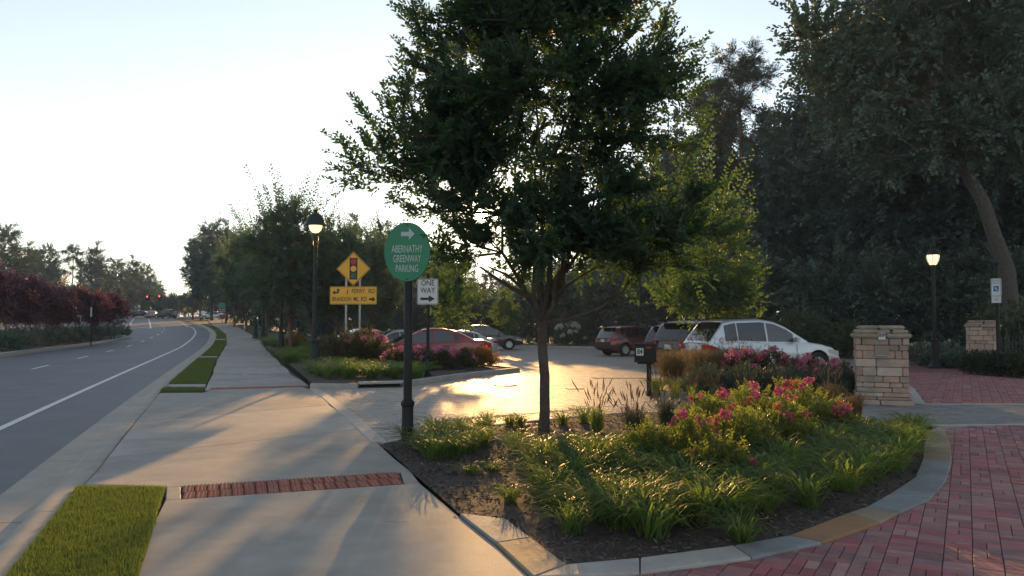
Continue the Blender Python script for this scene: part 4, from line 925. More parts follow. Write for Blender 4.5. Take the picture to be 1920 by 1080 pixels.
def poisson(poly, d, n=4000, avoid=()):
    out = []
    xs = [p[0] for p in poly]; ysq = [p[1] for p in poly]
    for _ in range(n):
        x, y = random.uniform(min(xs), max(xs)), random.uniform(min(ysq), max(ysq))
        if inside(poly, x, y) and all((x - a) ** 2 + (y - b) ** 2 > d * d for a, b in out) and all((x - a) ** 2 + (y - b) ** 2 > c * c for a, b, c in avoid): out.append((x, y))
    return out
def wp(L_): return [w2(*q) for q in L_]
lilyturf(poisson(wp([(1030, 955), (1110, 985), (1230, 1012), (1330, 995), (1380, 990), (1330, 925), (1180, 895), (1035, 910)]), .26), 'clump of sunlit lilyturf at the front of the mulch bed', 'front lilyturf clumps', .7, 1.05)
lilyturf(poisson(wp([(1330, 990), (1480, 975), (1580, 935), (1685, 885), (1712, 850), (1712, 815), (1600, 825), (1500, 870), (1380, 905), (1250, 910)]), .31), 'clump of shaded green lilyturf along the curved flagstones', 'curved edge lilyturf clumps', .8, 1.12)
lilyturf(poisson(wp([(1010, 905), (1250, 915), (1200, 870), (1080, 850), (1010, 862)]), .30), 'clump of yellow-green lilyturf in front of the tree trunk', 'mid bed lilyturf clumps')
lilyturf([w2(*q) for q in [(770, 838), (795, 848), (815, 862), (850, 858), (835, 835), (880, 850), (905, 838), (860, 822), (900, 815), (815, 826)]], 'clump of lilyturf beside the green sign post', 'sign post lilyturf clumps', .75, 1.05)
lilyturf([w2(*q) for q in [(860, 810), (915, 806), (955, 800), (975, 802), (1055, 798), (1095, 795), (965, 845), (985, 862)]], 'clump of lilyturf at the back of the bed beside the tree', 'back edge lilyturf clumps', .6, .95)
for q, lab in (((882, 893), 'small lone lilyturf tuft in bare mulch near the tactile strip'), ((925, 885), 'second little lilyturf tuft alone in the bare mulch'), ((955, 945), 'thin straggling lilyturf tuft left of the sunlit clumps')):
    lilyturf([w2(*q)], lab, None, .42, .6)
lilyturf([w2(1075, 1003)], 'lone lilyturf tuft in front mulch before the flagstone corner', None, .75, .8); lilyturf([w2(1390, 1018)], 'lone lilyturf tuft touching the blue-grey flagstone', None, .7, .8)
lilyturf([(p.x, p.y) for p in [gp(q, 706 + (i % 3) * 5) for i, q in enumerate(range(585, 790, 14))]], 'clump of lilyturf along the front of the lot island', 'island lilyturf clumps', 1.2, 1.6, .09)
lilyturf([(p.x, p.y) for p in [gp(530 + i * 9, 676 + (i % 2) * 9) for i in range(7)]], 'clump of lilyturf beside the sidewalk below the street lamp', 'sidewalk lilyturf clumps', 1.3, 1.7, .08)
lilyturf([(3.2, 17.9), (3.6, 17.5), (3.35, 18.2), (3.9, 17.3), (4.2, 17.1)], 'clump of lilyturf at the foot of the mailbox post', 'mailbox lilyturf clumps', .9, 1.1, .07)

def flowers(r, C, n, rad, L, Wd):
    """blossom heads: n petals packed round each centre"""
    k = len(C); v = nrm(r.normal(0, 1, (k, n, 3)) + np.array([0, 0, .5])); P = C[:, None, :] + v * rad * r.uniform(.3, 1, (k, n, 1))
    return leafverts(P.reshape(-1, 3), (v + r.normal(0, .6, (k, n, 3))).reshape(-1, 3), (v[:, ::-1] + r.normal(0, .4, (k, n, 3))).reshape(-1, 3), np.full(k * n, L), np.full(k * n, Wd))
def bush_mesh(seed, rx, ry, rz, n_tw, nl, L, Wd, m, tw=.22, up=.5, stems=12):
    r = np.random.default_rng(seed); d = nrm(r.normal(0, 1, (n_tw, 3)) * np.array([1, 1, .8]) + np.array([0, 0, .45])); d[:, 2] = np.abs(d[:, 2])
    lump = 1 + .18 * np.sin(d[:, 0] * 5 + seed) * np.cos(d[:, 1] * 4.3 + seed * 2)
    rad = r.random(n_tw) ** .38 * lump; B = d * np.array([rx, ry, rz]) * rad[:, None] * .85 + np.array([0, 0, rz * .08])
    V, st = twig_leaves(r, B, d + r.normal(0, .45, (n_tw, 3)) + np.array([0, 0, up]), np.full(n_tw, tw) * r.uniform(.6, 1.4, n_tw), nl, L, Wd, .1)
    wood = MB()
    for i in range(stems):
        a = nrm(r.normal(0, 1, 3) + np.array([0, 0, .9])); a[2] = abs(a[2]); e = a * np.array([rx, ry, rz]) * .8
        wood.tube([Vector((e[0] * .08, e[1] * .08, -.05)), Vector(e * .5 + np.array([0, 0, rz * .1])), Vector(e)], [.010, .007, .003], 4, cap=False)
    return {'stems': wood.mesh('stems', M['bark']), 'foliage': quadmesh('foliage', np.concatenate([V, ]), M[m]), 'twigs': quadmesh('twigs', st, M['bark'])}
def bush(name, seed, loc, r3, n_tw, nl, L, Wd, m, label, cat, group=None, tw=.22, up=.5, fl=None, meshes=None):
    me = meshes or bush_mesh(seed, *r3, n_tw, nl, L, Wd, m, tw, up); t = plant(name, me, loc, label, cat, group, 0)
    if fl:
        mt, n, rad = fl[:3]; r = np.random.default_rng(seed + 900)
        for i in range(n):
            a = r.uniform(0, 2 * np.pi); q = math.sqrt(r.random()) * .95; z = math.sqrt(max(0.05, 1 - q * q)); c = np.array([r3[0] * q * math.cos(a), r3[1] * q * math.sin(a), r3[2] * z * r.uniform(.95, 1.12) + .04])
            k = r.integers(2, 6); C = c + r.normal(0, rad * .6, (k, 3)) * np.array([1, 1, .6])
            o = ob('flower_cluster', quadmesh('flower_cluster', flowers(r, C, 16, rad * .75, rad * .85, rad * .8), M[mt if isinstance(mt, str) else mt[i % len(mt)]]), t)
    return t
def flat(px, py, dz=.0): p = gp(px, py); return (p.x, p.y, p.z + dz)
# roses in the front bed
for i, (px, py, s_, fl, lab) in enumerate([
    (1300, 872, .42, 3, 'sunlit rose bush at the left end of the front bed roses'),
    (1395, 868, .46, 4, 'low rose bush with few blooms in the middle of the front bed'),
    (1475, 850, .45, 4, 'rose bush behind the shaded lilyturf with coral blooms'),
    (1330, 828, .50, 5, 'rose bush with bright pink heads left of centre in the front bed'),
    (1415, 818, .56, 6, 'tallest rose bush in the front bed with coral and pink blooms'),
    (1500, 812, .60, 8, 'rose bush topped with large pink heads in the front bed'),
    (1215, 880, .36, 2, 'small sparse rose bush beside the tree mulch'),
    (1565, 825, .38, 5, 'small rose bush at the right end with pink heads over lilyturf'),
    (1350, 912, .34, 2, 'lowest front rose bush mixed into the lilyturf')]):
    bush('rose_bush', 300 + i, flat(px, py, .01), (s_ * 1.0, s_ * .9, s_ * 1.18), 700, 9, .040, .024, 'leaf_rose', lab, 'rose bush', 'front bed rose bushes', .16, .5, (['pink', 'pink', 'coral'], fl, .05))
# airy grasses with seed heads
def grass_clump(name, seed, loc, n, h, reach, w, m, label, spikes=0, sh=1.0, group=None, stiff=2.0, base=.1, cat='grass clump'):
    r = np.random.default_rng(seed); V, Fc, _ = arch_blades(r, n, h, reach, w, base, 4, stiff); t = empty(name, loc, 0, label, cat, group)
    o = ob('blades', mkmesh('blades', V, Fc, M[m], True), t); o['kind'] = 'stuff'
    if spikes:
        V, Fc, tips = arch_blades(r, spikes, sh, reach * .75, .004, base, 4, 1.5, True); o = ob('stalks', mkmesh('stalks', V, Fc, M['seed']), t); o['kind'] = 'stuff'
        mb = MB(); P = V.reshape(spikes, 5, 2, 3).mean(2)
        for q in P:
            d = nrm(q[4] - q[3]); a = q[4] - d * .02; mb.tube([Vector(a - d * .10), Vector(a - d * .03), Vector(a + d * .04)], [.003, .0085, .002], 5, cap=False)
        o = mb.build('seed_heads', M['seed'], t); o['kind'] = 'stuff'
    return t
grass_clump('fountain_grass', 401, flat(1190, 838, .01), 420, .52, .42, .006, 'leaf_lav', 'airy grey-green grass mound right of the tree trunk', 40, .72, 'front bed grasses')
grass_clump('fountain_grass', 402, flat(1120, 815, .01), 200, .40, .34, .006, 'leaf_lily', 'thin upright grass with tan seed spikes behind the trunk', 34, .70, 'front bed grasses')
grass_clump('fountain_grass', 403, flat(1250, 812, .01), 360, .50, .4, .006, 'leaf_lav', 'grass mound with seed spikes left of the pink roses', 30, .66, 'front bed grasses')
grass_clump('fountain_grass', 404, flat(1180, 868, .01), 220, .34, .4, .007, 'leaf_lily', 'low splayed grass in the mulch beside the trunk', 0, .5, 'front bed grasses')
grass_clump('fountain_grass', 405, flat(1560, 792, .01), 420, .62, .36, .006, 'grass_tan', 'tan fountain grass between the roses and the stone pillar', 36, .80, 'tan fountain grasses by the pillar')
grass_clump('fountain_grass', 406, flat(1605, 790, .01), 300, .46, .34, .006, 'grass_tan', 'small tan grass tuft against the foot of the stone pillar', 10, .5, 'tan fountain grasses by the pillar')
for i, (px, py) in enumerate([(1262, 722), (1310, 716), (1358, 714), (1395, 712)]):
    grass_clump('fountain_grass', 410 + i, flat(px, py, .06), 1000, .85, .95, .008, 'grass_tan', ['leftmost tan fountain grass right behind the mailbox post', 'second tan fountain grass behind the mailbox under the young tree', 'third tan fountain grass behind the mailbox beside pale roses', 'rightmost tan fountain grass in the mailbox bed'][i], 70, 1.05, 'tan fountain grasses in the mailbox bed', 1.2, .28)
for i, (px, py) in enumerate([(1232, 748), (1265, 752), (1300, 756), (1340, 757), (1400, 762)]):
    grass_clump('fountain_grass', 420 + i, flat(px, py, .03), 110, .35, .3, .006, 'leaf_lily', ORD[i] + ' sparse grass tuft with seed spikes along the mailbox bed front', 22, .55, 'seeding tufts along the mailbox bed')
# blue-green mounds and pale roses in the mailbox bed
for i, (px, py, s_) in enumerate([(1330, 748, .62), (1400, 750, .68), (1470, 752, .66), (1535, 752, .62), (1580, 748, .5)]):
    bush('blue_shrub', 500 + i, flat(px, py, .05), (s_ * 1.05, s_ * .8, s_ * .95), 620, 10, .055, .018, 'leaf_juniper', ORD[i] + ' blue-green mounded shrub from the left in the mailbox bed', 'shrub', 'blue-green mounds in the mailbox bed', .2, .7)
for i, (px, py, s_) in enumerate([(1395, 722, .72), (1450, 722, .72), (1510, 724, .60), (1562, 730, .52)]):
    bush('rose_bush', 520 + i, flat(px, py, .05), (s_ * 1.0, s_ * .8, s_ * 1.05), 480, 9, .06, .035, 'leaf_rosedark', ORD[i] + ' pale pink rose bush from the left below the white SUV', 'rose bush', 'pale pink roses below the white SUV', .2, .5, (['pink2', 'pink2', 'pink'], 17, .075))
# island shrubs
for i, (px, py, s_, mt, n, lab) in enumerate([(640, 690, .95, 'leaf_rosedark', 0, 'dark rounded shrub behind the street lamp base'), (685, 690, 1.0, 'leaf_rosedark', 10, 'dark shrub with pink top between the yellow sign posts'), (610, 676, .7, 'leaf_rosedark', 2, 'low reddish shrub beside the left street trees')]):
    bush('shrub', 540 + i, flat(px, py, .08), (s_ * 1.05, s_ * .9, s_ * 1.15), 620, 9, .085, .05, mt, lab, 'shrub', 'dark island shrubs', .3, .5, ('pink2', n, .08) if n else None)
for i, (px, py, s_) in enumerate([(745, 700, .55), (790, 699, .55), (830, 698, .55), (865, 697, .52)]):
    bush('rose_bush', 550 + i, flat(px, py, .08), (s_ * 1.0, s_ * .8, s_ * 1.1), 340, 9, .07, .04, 'leaf_rosedark', ORD[i] + ' pink rose bush from the left in front of the red car', 'rose bush', 'pink roses in front of the red car', .22, .5, ('pink2', 11, .075))
bush('shrub', 560, flat(903, 694, .08), (.62, .55, .68), 420, 9, .07, .04, 'leaf_orange', 'glowing orange-green shrub at the tip of the lot island', 'shrub', None, .22, .6)
for i, (px, py, s_) in enumerate([(595, 665, .8), (555, 655, .8), (625, 664, .85), (660, 660, .9)]):
    bush('shrub', 565 + i, flat(px, py, .08), (s_, s_ * .8, s_ * .8), 300, 8, .10, .055, 'leaf_orange' if i % 2 else 'leaf_rose', ORD[i] + ' orange-tinged low shrub among the street tree trunks', 'shrub', 'orange-tinged shrubs among trunks', .28, .5)
for i in range(10):
    px, py = 548 + i * 7 + (i % 2) * 5, 660 - i * 1.2
    if i < 6: lilyturf([w2(500 + i * 14, 650 + (i % 3) * 4)], ORD[i] + ' lilyturf clump from the left under the street trees', 'lilyturf under the street trees', 1.5, 2.0, .08)
# hydrangea
bush('hydrangea', 570, on((1068 - 960) / F * 63, 63, .0), (1.45, 1.2, 1.75), 420, 8, .17, .11, 'leaf_mid', 'hydrangea bush with cream flower heads behind the lot', 'shrub', None, .4, .4, ('creamflower', 26, .13))
# right side: clipped hedge, glossy shrub, pale shrubs
HB = bush_mesh(580, .36, .36, .78, 420, 8, .055, .035, 'leaf_box', .14, .3)
for i, (px, py) in enumerate([(1818, 690), (1832, 692), (1846, 694), (1860, 697), (1889, 702), (1905, 705), (1921, 708)]):
    Y = 26.2 - i * .45; x = (px - 960) / F * Y
    plant('boxwood', HB, on(x, Y, .0), ORD[i] + ' clipped boxwood from the left in front of the low fence', 'shrub', 'clipped boxwoods before the fence', i * 1.3, random.uniform(.92, 1.05))
for i, (px, Y, s_) in enumerate([(1725, 34, .85), (1772, 33, .95), (1800, 31, .8), (1745, 31.6, .45), (1775, 30.6, .45)]):
    bush('shrub', 590 + i, on((px - 960) / F * Y, Y, .0), (s_ * 1.1, s_, s_ * 1.0), 320, 9, .09, .05, 'leaf_silver' if i < 2 else 'leaf_mid', ['pale flowering shrub left of the right street lamp', 'pale shrub between the right lamp and the far pillar', 'green shrub touching the far stone pillar', 'low green plant at the foot of the right lamp', 'low green plant between the lamp and the pillar'][i], 'shrub', 'shrubs round the right lamp', .25, .5, ('creamflower', 8, .06) if i < 2 else None)
for i, (px, Y, s_) in enumerate([(1880, 33, 1.9), (1935, 31, 2.1), (1500, 44, 2.3), (1590, 42, 1.5)]):
    bush('shrub', 600 + i, on((px - 960) / F * Y, Y, .0), (s_ * 1.0, s_ * .8, s_ * 1.25), 700, 9, .17, .09, 'leaf_magnolia', ['glossy shrub rising behind the far right stone pillar', 'tall glossy shrub behind the picket fence at the right edge', 'large grey-green shrub behind the white SUV bonnet', 'grey-green shrub just left of the stone pillar top'][i], 'shrub', 'glossy shrubs at the woodland edge', .5, .4)
# median shrubs
for i in range(9):
    px = 8 + i * 27; py = 662 - i * 3.4; p = gp(px, py - 3)
    bush('shrub', 620 + i, (p.x, p.y, p.z + .05), (1.15, .9, .85), 260, 8, .13, .06, 'leaf_silver' if i % 3 else 'leaf_mid', ORD[i] + ' low silvery shrub from the left along the median kerb', 'shrub', 'low shrubs along the median kerb', .3, .5)
for i in range(8):
    px = 0 + i * 30; p = gp(px, 647 - i * 2.6)
    bush('shrub', 640 + i, (p.x, p.y, p.z + .05), (1.5, 1.1, .85), 260, 8, .15, .07, 'leaf_street', ORD[i] + ' dark green shrub from the left under the median trees', 'shrub', 'dark shrubs under the median trees', .35, .4)
# ================================================================ vehicles
def paintmat(name, c, metal=.25): return mat(name, c, None, rough=.32, metal=metal, coat=.8, spec=.5)
M['p_white'] = paintmat('paint_silver_white', (.52, .55, .60), .35); M['p_black'] = paintmat('paint_black', (.012, .013, .015)); M['p_grey'] = paintmat('paint_dark_grey', (.022, .025, .029), .2)
M['p_maroon'] = paintmat('paint_maroon', (.085, .010, .014)); M['p_red'] = paintmat('paint_red', (.22, .012, .018)); M['p_silver'] = paintmat('paint_silver', (.40, .42, .44), .5); M['p_blue'] = paintmat('paint_navy', (.02, .03, .055))
SUV = dict(L=4.78, W=1.91, H=1.76, sill=.30, belt=[(0, .80), (.05, .98), (.25, 1.05), (1, 1.10), (2.2, 1.06), (3.2, 1.04), (3.45, 1.06), (4.0, .99), (4.45, .88), (4.68, .74), (4.78, .60)],
           roof=[(.10, 1.02), (.62, 1.66), (.95, 1.73), (1.9, 1.76), (2.35, 1.70), (2.75, 1.54), (3.5, 1.06)], wheels=(.93, 3.85), wr=.37, pillars=[(.62, 1.02), (1.06, 2.02), (2.08, 2.98)], tum=.80, tail=(.66, 1.00, .30))
XOV = dict(L=4.64, W=1.84, H=1.70, sill=.30, belt=[(0, .78), (.05, .92), (.25, 1.02), (1, 1.08), (2.2, 1.03), (3.2, .99), (3.4, 1.01), (3.95, .95), (4.4, .82), (4.6, .66), (4.64, .55)],
           roof=[(.06, .98), (.48, 1.58), (.85, 1.66), (1.8, 1.70), (2.3, 1.63), (2.7, 1.46), (3.45, 1.01)], wheels=(.95, 3.66), wr=.36, pillars=[(.72, 1.16), (1.2, 1.98), (2.04, 2.86)], tum=.80, tail=(.86, 1.02, .42))
SED = dict(L=4.85, W=1.82, H=1.45, sill=.22, belt=[(0, .72), (.06, .92), (.3, 1.0), (.9, .99), (2.2, .92), (3.2, .88), (3.45, .90), (4.1, .82), (4.55, .70), (4.8, .55), (4.85, .48)],
           roof=[(.62, 1.0), (1.3, 1.34), (1.75, 1.43), (2.2, 1.45), (2.6, 1.40), (2.95, 1.26), (3.65, .89)], wheels=(1.0, 3.82), wr=.335, pillars=[(1.25, 1.46), (1.52, 2.2), (2.26, 3.0)], tum=.76, tail=(.72, .90, .40))
TRUCK = dict(L=5.0, W=1.98, H=1.79, sill=.34, belt=[(0, .82), (.04, 1.05), (.2, 1.12), (1, 1.14), (2.2, 1.12), (3.4, 1.12), (3.7, 1.12), (4.4, 1.06), (4.8, .96), (4.95, .8), (5.0, .62)],
             roof=[(.06, 1.08), (.40, 1.66), (.8, 1.75), (2.0, 1.79), (2.5, 1.74), (2.9, 1.58), (3.6, 1.12)], wheels=(1.0, 3.95), wr=.39, pillars=[(.55, 1.1), (1.15, 2.1), (2.16, 3.05)], tum=.82, tail=(.85, 1.10, .16))
def interp(T, x): return float(np.interp(x, [a for a, _ in T], [b for _, b in T]))
def make_car(name, spec, loc, heading, paint, label, group, glass='glass', plate_txt=None, racks=True, clear=None):
    L, Wd, H = spec['L'], spec['W'], spec['H']; hw0 = Wd / 2; t = empty(name, loc, heading, label, 'car' if spec in (SED,) else 'SUV', group)
    ox = -L / 2
    def plan(x): q = abs(x - L / 2) / (L / 2); return 1 - .20 * q ** 7 - .015 * q ** 2
    def hw(x): return hw0 * plan(x)
    ra = spec['wr'] + .065
    def zb(x):
        z = spec['sill'] + (.10 * ss(L - .5, L, x) + .12 * (1 - ss(0, .35, x)))
        for wx in spec['wheels']:
            d = abs(x - wx)
            if d < ra: z = max(z, spec['wr'] + math.sqrt(ra * ra - d * d))
        return z
    def belt(x): return interp(spec['belt'], x)
    def roof(x): return interp(spec['roof'], x)
    xr0, xr1 = spec['roof'][0][0], spec['roof'][-1][0]
    xs = sorted(set(list(np.linspace(0, L, 70)) + [.015, .05, L - .015, L - .05] + [wx + ra * math.cos(a) for wx in spec['wheels'] for a in np.linspace(.02, math.pi - .02, 22)]))
    rows = []
    for x in xs:
        w_, b, tp = hw(x), zb(x), belt(x); b = min(b, tp - .06); d = tp - b
        full = tp - spec['sill']
        def yy(z): f_ = (z - spec['sill']) / max(full, .1); return w_ * (.955 + .045 * math.sin(min(1, max(0, f_) * 1.25 + .12) * math.pi * .62)) * (1 - .035 * max(0, f_ - .6) / .4)
        half = [(yy(b) - .02, b), (yy(b + .02), b + .02)] + [(yy(b + d * k), b + d * k) for k in (.2, .4, .55, .62, .7, .85)] + [(yy(tp) * .985, tp - .022), (yy(tp) * .955, tp - .003), (yy(tp) * .86, tp + .012), (w_ * .45, tp + .028), (0, tp + .034)]
        rows.append([Vector((x + ox, y, z)) for y, z in half] + [Vector((x + ox, -y, z)) for y, z in half[-2::-1]])
    k = len(rows[0]); V = [p for r_ in rows for p in r_]
    Fc = [[i * k + j, i * k + j + 1, (i + 1) * k + j + 1, (i + 1) * k + j] for i in range(len(rows) - 1) for j in range(k - 1)] + [list(range(k)), [(len(rows) - 1) * k + j for j in range(k)][::-1]]
    Fc = [f[::-1] for f in Fc]
    body = ob('body', mkmesh('body', V, Fc, paint, True, 32), t)
    # cabin
    def wbelt(x): return hw(x) * .935
    def yside(x, z):
        zl = belt(min(max(x, 0), L)); f_ = (z - zl) / max(.05, H - zl); return wbelt(x) * (1 - (1 - spec['tum']) * max(0, f_) ** 1.15)
    cs = np.linspace(xr0, xr1, 46); rows = []
    def csec(x):
        zr = roof(x); zl = belt(x) - .03; zr = max(zr, zl + .02)
        return [(yside(x, zl + (zr - zl) * q), zl + (zr - zl) * q) for q in (0, .3, .6, .85, .95)] + [(yside(x, zr) * .93, zr + .004), (yside(x, zr) * .6, zr + .02), (0, zr + .028)]
    for x in cs:
        h_ = csec(x); rows.append([Vector((x + ox, y, z)) for y, z in h_] + [Vector((x + ox, -y, z)) for y, z in h_[-2::-1]])
    k = len(rows[0]); V = [p for r_ in rows for p in r_]
    Fc = [[i * k + j, (i + 1) * k + j, (i + 1) * k + j + 1, i * k + j + 1] for i in range(len(rows) - 1) for j in range(k - 1)]
    cab = ob('cabin', mkmesh('cabin', V, Fc, paint, True, 40), t)
    for si in (-1, 1):
        for wi, (a, b) in enumerate(spec['pillars']):
            cols = []
            for x in np.linspace(a, b, 9):
                zt, zl = roof(x) - .085, belt(x) + .025
                if zt - zl < .03: continue
                cols.append([Vector((x + ox, si * (yside(x, z) + .006), z)) for z in (zl, zl + (zt - zl) * .5, zt)])
            if len(cols) < 2: continue
            V = [p for c in cols for p in c]; Fc = [[i * 3 + j, (i + 1) * 3 + j, (i + 1) * 3 + j + 1, i * 3 + j + 1][::si] for i in range(len(cols) - 1) for j in (0, 1)]
            ob('side_window', mkmesh('side_window', V, Fc, M['glass_clear'] if clear and wi in clear else M[glass], True), t)
    def screen(nm, x0, x1):
        rows = []
        for x in np.linspace(x0, x1, 8):
            h_ = csec(x)[5:]; h_ = [(y * .965, z + .007) for y, z in h_]; rows.append([Vector((x + ox, y, z)) for y, z in h_] + [Vector((x + ox, -y, z)) for y, z in h_[-2::-1]])
        k = len(rows[0]); ob(nm, mkmesh(nm, [p for r_ in rows for p in r_], [[i * k + j, (i + 1) * k + j, (i + 1) * k + j + 1, i * k + j + 1] for i in range(7) for j in range(k - 1)], M[glass], True), t)
    ra_ = spec['roof']; screen('windshield', ra_[-3][0] + .02, ra_[-1][0] - .06)
    screen('rear_window', ra_[0][0] + .05, ra_[1][0] - .02)
    # wheels, wells
    wr = spec['wr']; tp_ = MB().lathe([(wr * .62, -.10), (wr * .9, -.115), (wr, -.085), (wr, .085), (wr * .9, .115), (wr * .62, .10)], 28, axis='y', cap=False).mesh('wheel', M['tyre'], True, 40)
    rm = MB().lathe([(wr * .64, .05), (wr * .64, .095), (wr * .58, .10), (wr * .55, .06), (.02, .05)], 24, axis='y')
    for q in range(5):
        a = q * 2 * math.pi / 5; rm.box((wr * .32 * math.cos(a), .083, wr * .32 * math.sin(a)), (wr * .62, .03, .055), (0, -a, 0))
    rm.lathe([(.06, .06), (.06, .1), (.03, .105)], 12, axis='y'); rmm = rm.mesh('rim', M['rim'], True, 30)
    for wx in spec['wheels']:
        for si in (-1, 1):
            w_ = ob('wheel', tp_, t, (wx + ox, si * (hw0 - .125), wr), (0, 0, 0 if si > 0 else math.pi)); ob('rim', rmm, w_)
    wl = MB()
    for wx in spec['wheels']: wl.box((wx + ox, 0, wr + .12), (ra * 1.85, Wd - .30, ra + .22))
    wl.box((0, 0, spec['sill'] + .08), (L * .86, Wd * .84, .14)); wl.build('underbody', M['well'], t)
    # trim, lamps, mirrors, handles
    z0, z1, ln = spec['tail']
    for si in (-1, 1):
        cols = []
        for x in [.012, .03, .08, .16, .16 + ln * .4, .16 + ln * .75][:6]:
            e = max(0, (x - .1) / (ln + .05)); cols.append([Vector((x + ox - .006, si * (hw(x) * (.975 if x > .05 else .95) + .012), z)) for z in (z0 + (z1 - z0) * .5 * e, (z0 + z1) / 2, z1 - (z1 - z0) * .32 * e)])
        inn = [[Vector((ox - .012, si * hw(0) * .70, z)) for z in (z0, (z0 + z1) / 2, z1)]]; cols = inn + cols
        ob('tail_light', mkmesh('tail_light', [p for c in cols for p in c], [[i * 3 + j, i * 3 + j + 1, (i + 1) * 3 + j + 1, (i + 1) * 3 + j][::si] for i in range(len(cols) - 1) for j in (0, 1)], M['tail']), t)
        MB().box((ox - .01, si * hw(0) * .80, (z0 + z1) / 2 - .02), (.03, .16, .05)).build('reversing_light', M['tailw'], t)
        hx = L - .34; hz = belt(hx) - .14
        cols = [[Vector((x + ox, si * (hw(x) * .985 + .012), hz + dz_)) for dz_ in (-.05 - .03 * q, .02, .085 - .02 * q)] for q, x in enumerate((hx - .16, hx, hx + .16, hx + .27))]
        ob('headlight', mkmesh('headlight', [p for c in cols for p in c], [[i * 3 + j, i * 3 + j + 1, (i + 1) * 3 + j + 1, (i + 1) * 3 + j][::si] for i in range(3) for j in (0, 1)], M['tailw']), t)
        mx_ = spec['roof'][-1][0] - .52; mb = MB().box((mx_ + ox, si * (wbelt(mx_) + .16), belt(mx_) + .09), (.12, .22, .15)).box((mx_ + ox, si * (wbelt(mx_) + .03), belt(mx_) + .04), (.05, .12, .04))
        ob('mirror', bevel_mesh(mb.mesh('mirror', paint), .025, 2), t)
        for hx in (spec['pillars'][1][0] + .22, spec['pillars'][2][0] + .16):
            z = belt(hx) - .13; MB().box((hx + ox, si * (hw(hx) * .985 + .015), z), (.22, .04, .035)).build('door_handle', paint if paint != M['p_black'] else M['trim'], t)
        for sx in (spec['pillars'][1][0] - .02, spec['pillars'][2][0] - .03, spec['pillars'][2][1] + .08):
            if any(abs(sx - wx) < ra + .02 for wx in spec['wheels']): zlo = spec['wr'] + ra * .9
            else: zlo = zb(sx) + .03
            pts = [Vector((sx + ox, si * (hw(sx) * .955 + .045 * hw(sx) * math.sin(min(1, max(0, (z - spec['sill']) / (belt(sx) - spec['sill'])) * 1.25 + .12) * math.pi * .62) + .001), z)) for z in np.linspace(zlo, belt(sx) - .03, 6)]
            MB().tube(pts, .006, 4).build('door_seam', M['well'], t)
        MB().box((0 + ox + L / 2, si * (hw0 * .965), spec['sill'] + .04), ((spec['wheels'][1] - spec['wheels'][0]) - 2 * ra, .05, .09)).build('sill_trim', M['trim'], t)
        if racks and spec is not SED:
            MB().tube([(x + ox, si * (yside(x, roof(x)) * .86), roof(x) + .055) for x in np.linspace(spec['roof'][2][0], spec['roof'][-4][0] + .1, 6)], .018, 6).build('roof_rail', M['trim'], t)
    if spec is not SED:
        sx = spec['roof'][1][0]; mb = MB().box((sx + ox - .10, 0, roof(sx) + .03), (.3, Wd * .66, .045)); ob('spoiler', bevel_mesh(mb.mesh('spoiler', paint), .015), t)
    ob('rear_bumper', bevel_mesh(MB().box((ox + .06, 0, spec['sill'] + .24), (.2, Wd * .86, .17)).mesh('rear_bumper', M['trim'] if spec is not SED else paint), .03, 2), t)
    MB().box((ox - .005, 0, .88 if spec is not SED else .72), (.025, .32, .16)).build('licence_plate', M['plate'], t)
    ob('front_grille', bevel_mesh(MB().box((L + ox - .05, 0, .60), (.13, Wd * .55, .2)).mesh('front_grille', M['trim']), .02), t)
    return t
def car_at(px, Y, dz=0): x = (px - 960) / F * Y; return on(x, Y, dz)
G = 'cars parked in the paver lot'
def face(dx, dy): return math.atan2(dy, dx)
make_car('parked_suv', SUV, car_at(1424, 25.2), R_(17), M['p_white'], 'silver-white SUV parked side-on behind the pink roses', G, clear=(2,))
make_car('parked_suv', TRUCK, car_at(1346, 28.6), R_(34), M['p_grey'], 'dark pickup-like SUV showing its red tail light beside the white SUV', G)
make_car('parked_suv', XOV, car_at(1303, 32.2), R_(38), M['p_grey'], 'grey SUV with slanted red tail light right of the mailbox', G)
make_car('parked_suv', XOV, car_at(1190, 46.5), R_(30), M['p_maroon'], 'maroon SUV parked facing away beyond the mailbox', G)
make_car('parked_sedan', SED, car_at(798, 30.2), R_(192), M['p_red'], 'red sedan parked behind the island roses', G, clear=(1, 2))
make_car('parked_sedan', SED, car_at(786, 39), R_(205), M['p_black'], 'black sedan parked behind the red sedan', G)
make_car('parked_sedan', SED, car_at(735, 46), R_(210), M['p_silver'], 'silver sedan at the far left of the parked row', G)
make_car('parked_sedan', SED, car_at(850, 44), R_(205), M['p_silver'], 'pale silver sedan with roof just above the red sedan', G)
make_car('parked_sedan', SED, car_at(672, 52), R_(212), M['p_silver'], 'white-roofed car hidden behind the pink-topped shrub', G)
make_car('parked_suv', XOV, car_at(916, 55.5), R_(8), M['p_black'], 'dark SUV parked alone by the back kerb in the glare', G)
G2 = 'cars at the far junction'
make_car('waiting_sedan', SED, car_at(262, 172), R_(190), M['p_blue'], 'dark sedan turning at the far junction', G2)
make_car('waiting_suv', XOV, car_at(243, 182), R_(190), M['p_maroon'], 'maroon SUV behind the dark sedan at the far junction', G2)
make_car('waiting_sedan', SED, car_at(286, 165), R_(108), M['p_red'], 'small red car driving away under the signals', G2)
make_car('waiting_suv', SUV, car_at(311, 160), R_(160), M['p_black'], 'black SUV crossing right under the signals', G2)
make_car('waiting_sedan', SED, car_at(401, 150), R_(180), M['p_silver'], 'white car on the far side street by the corner trees', G2)

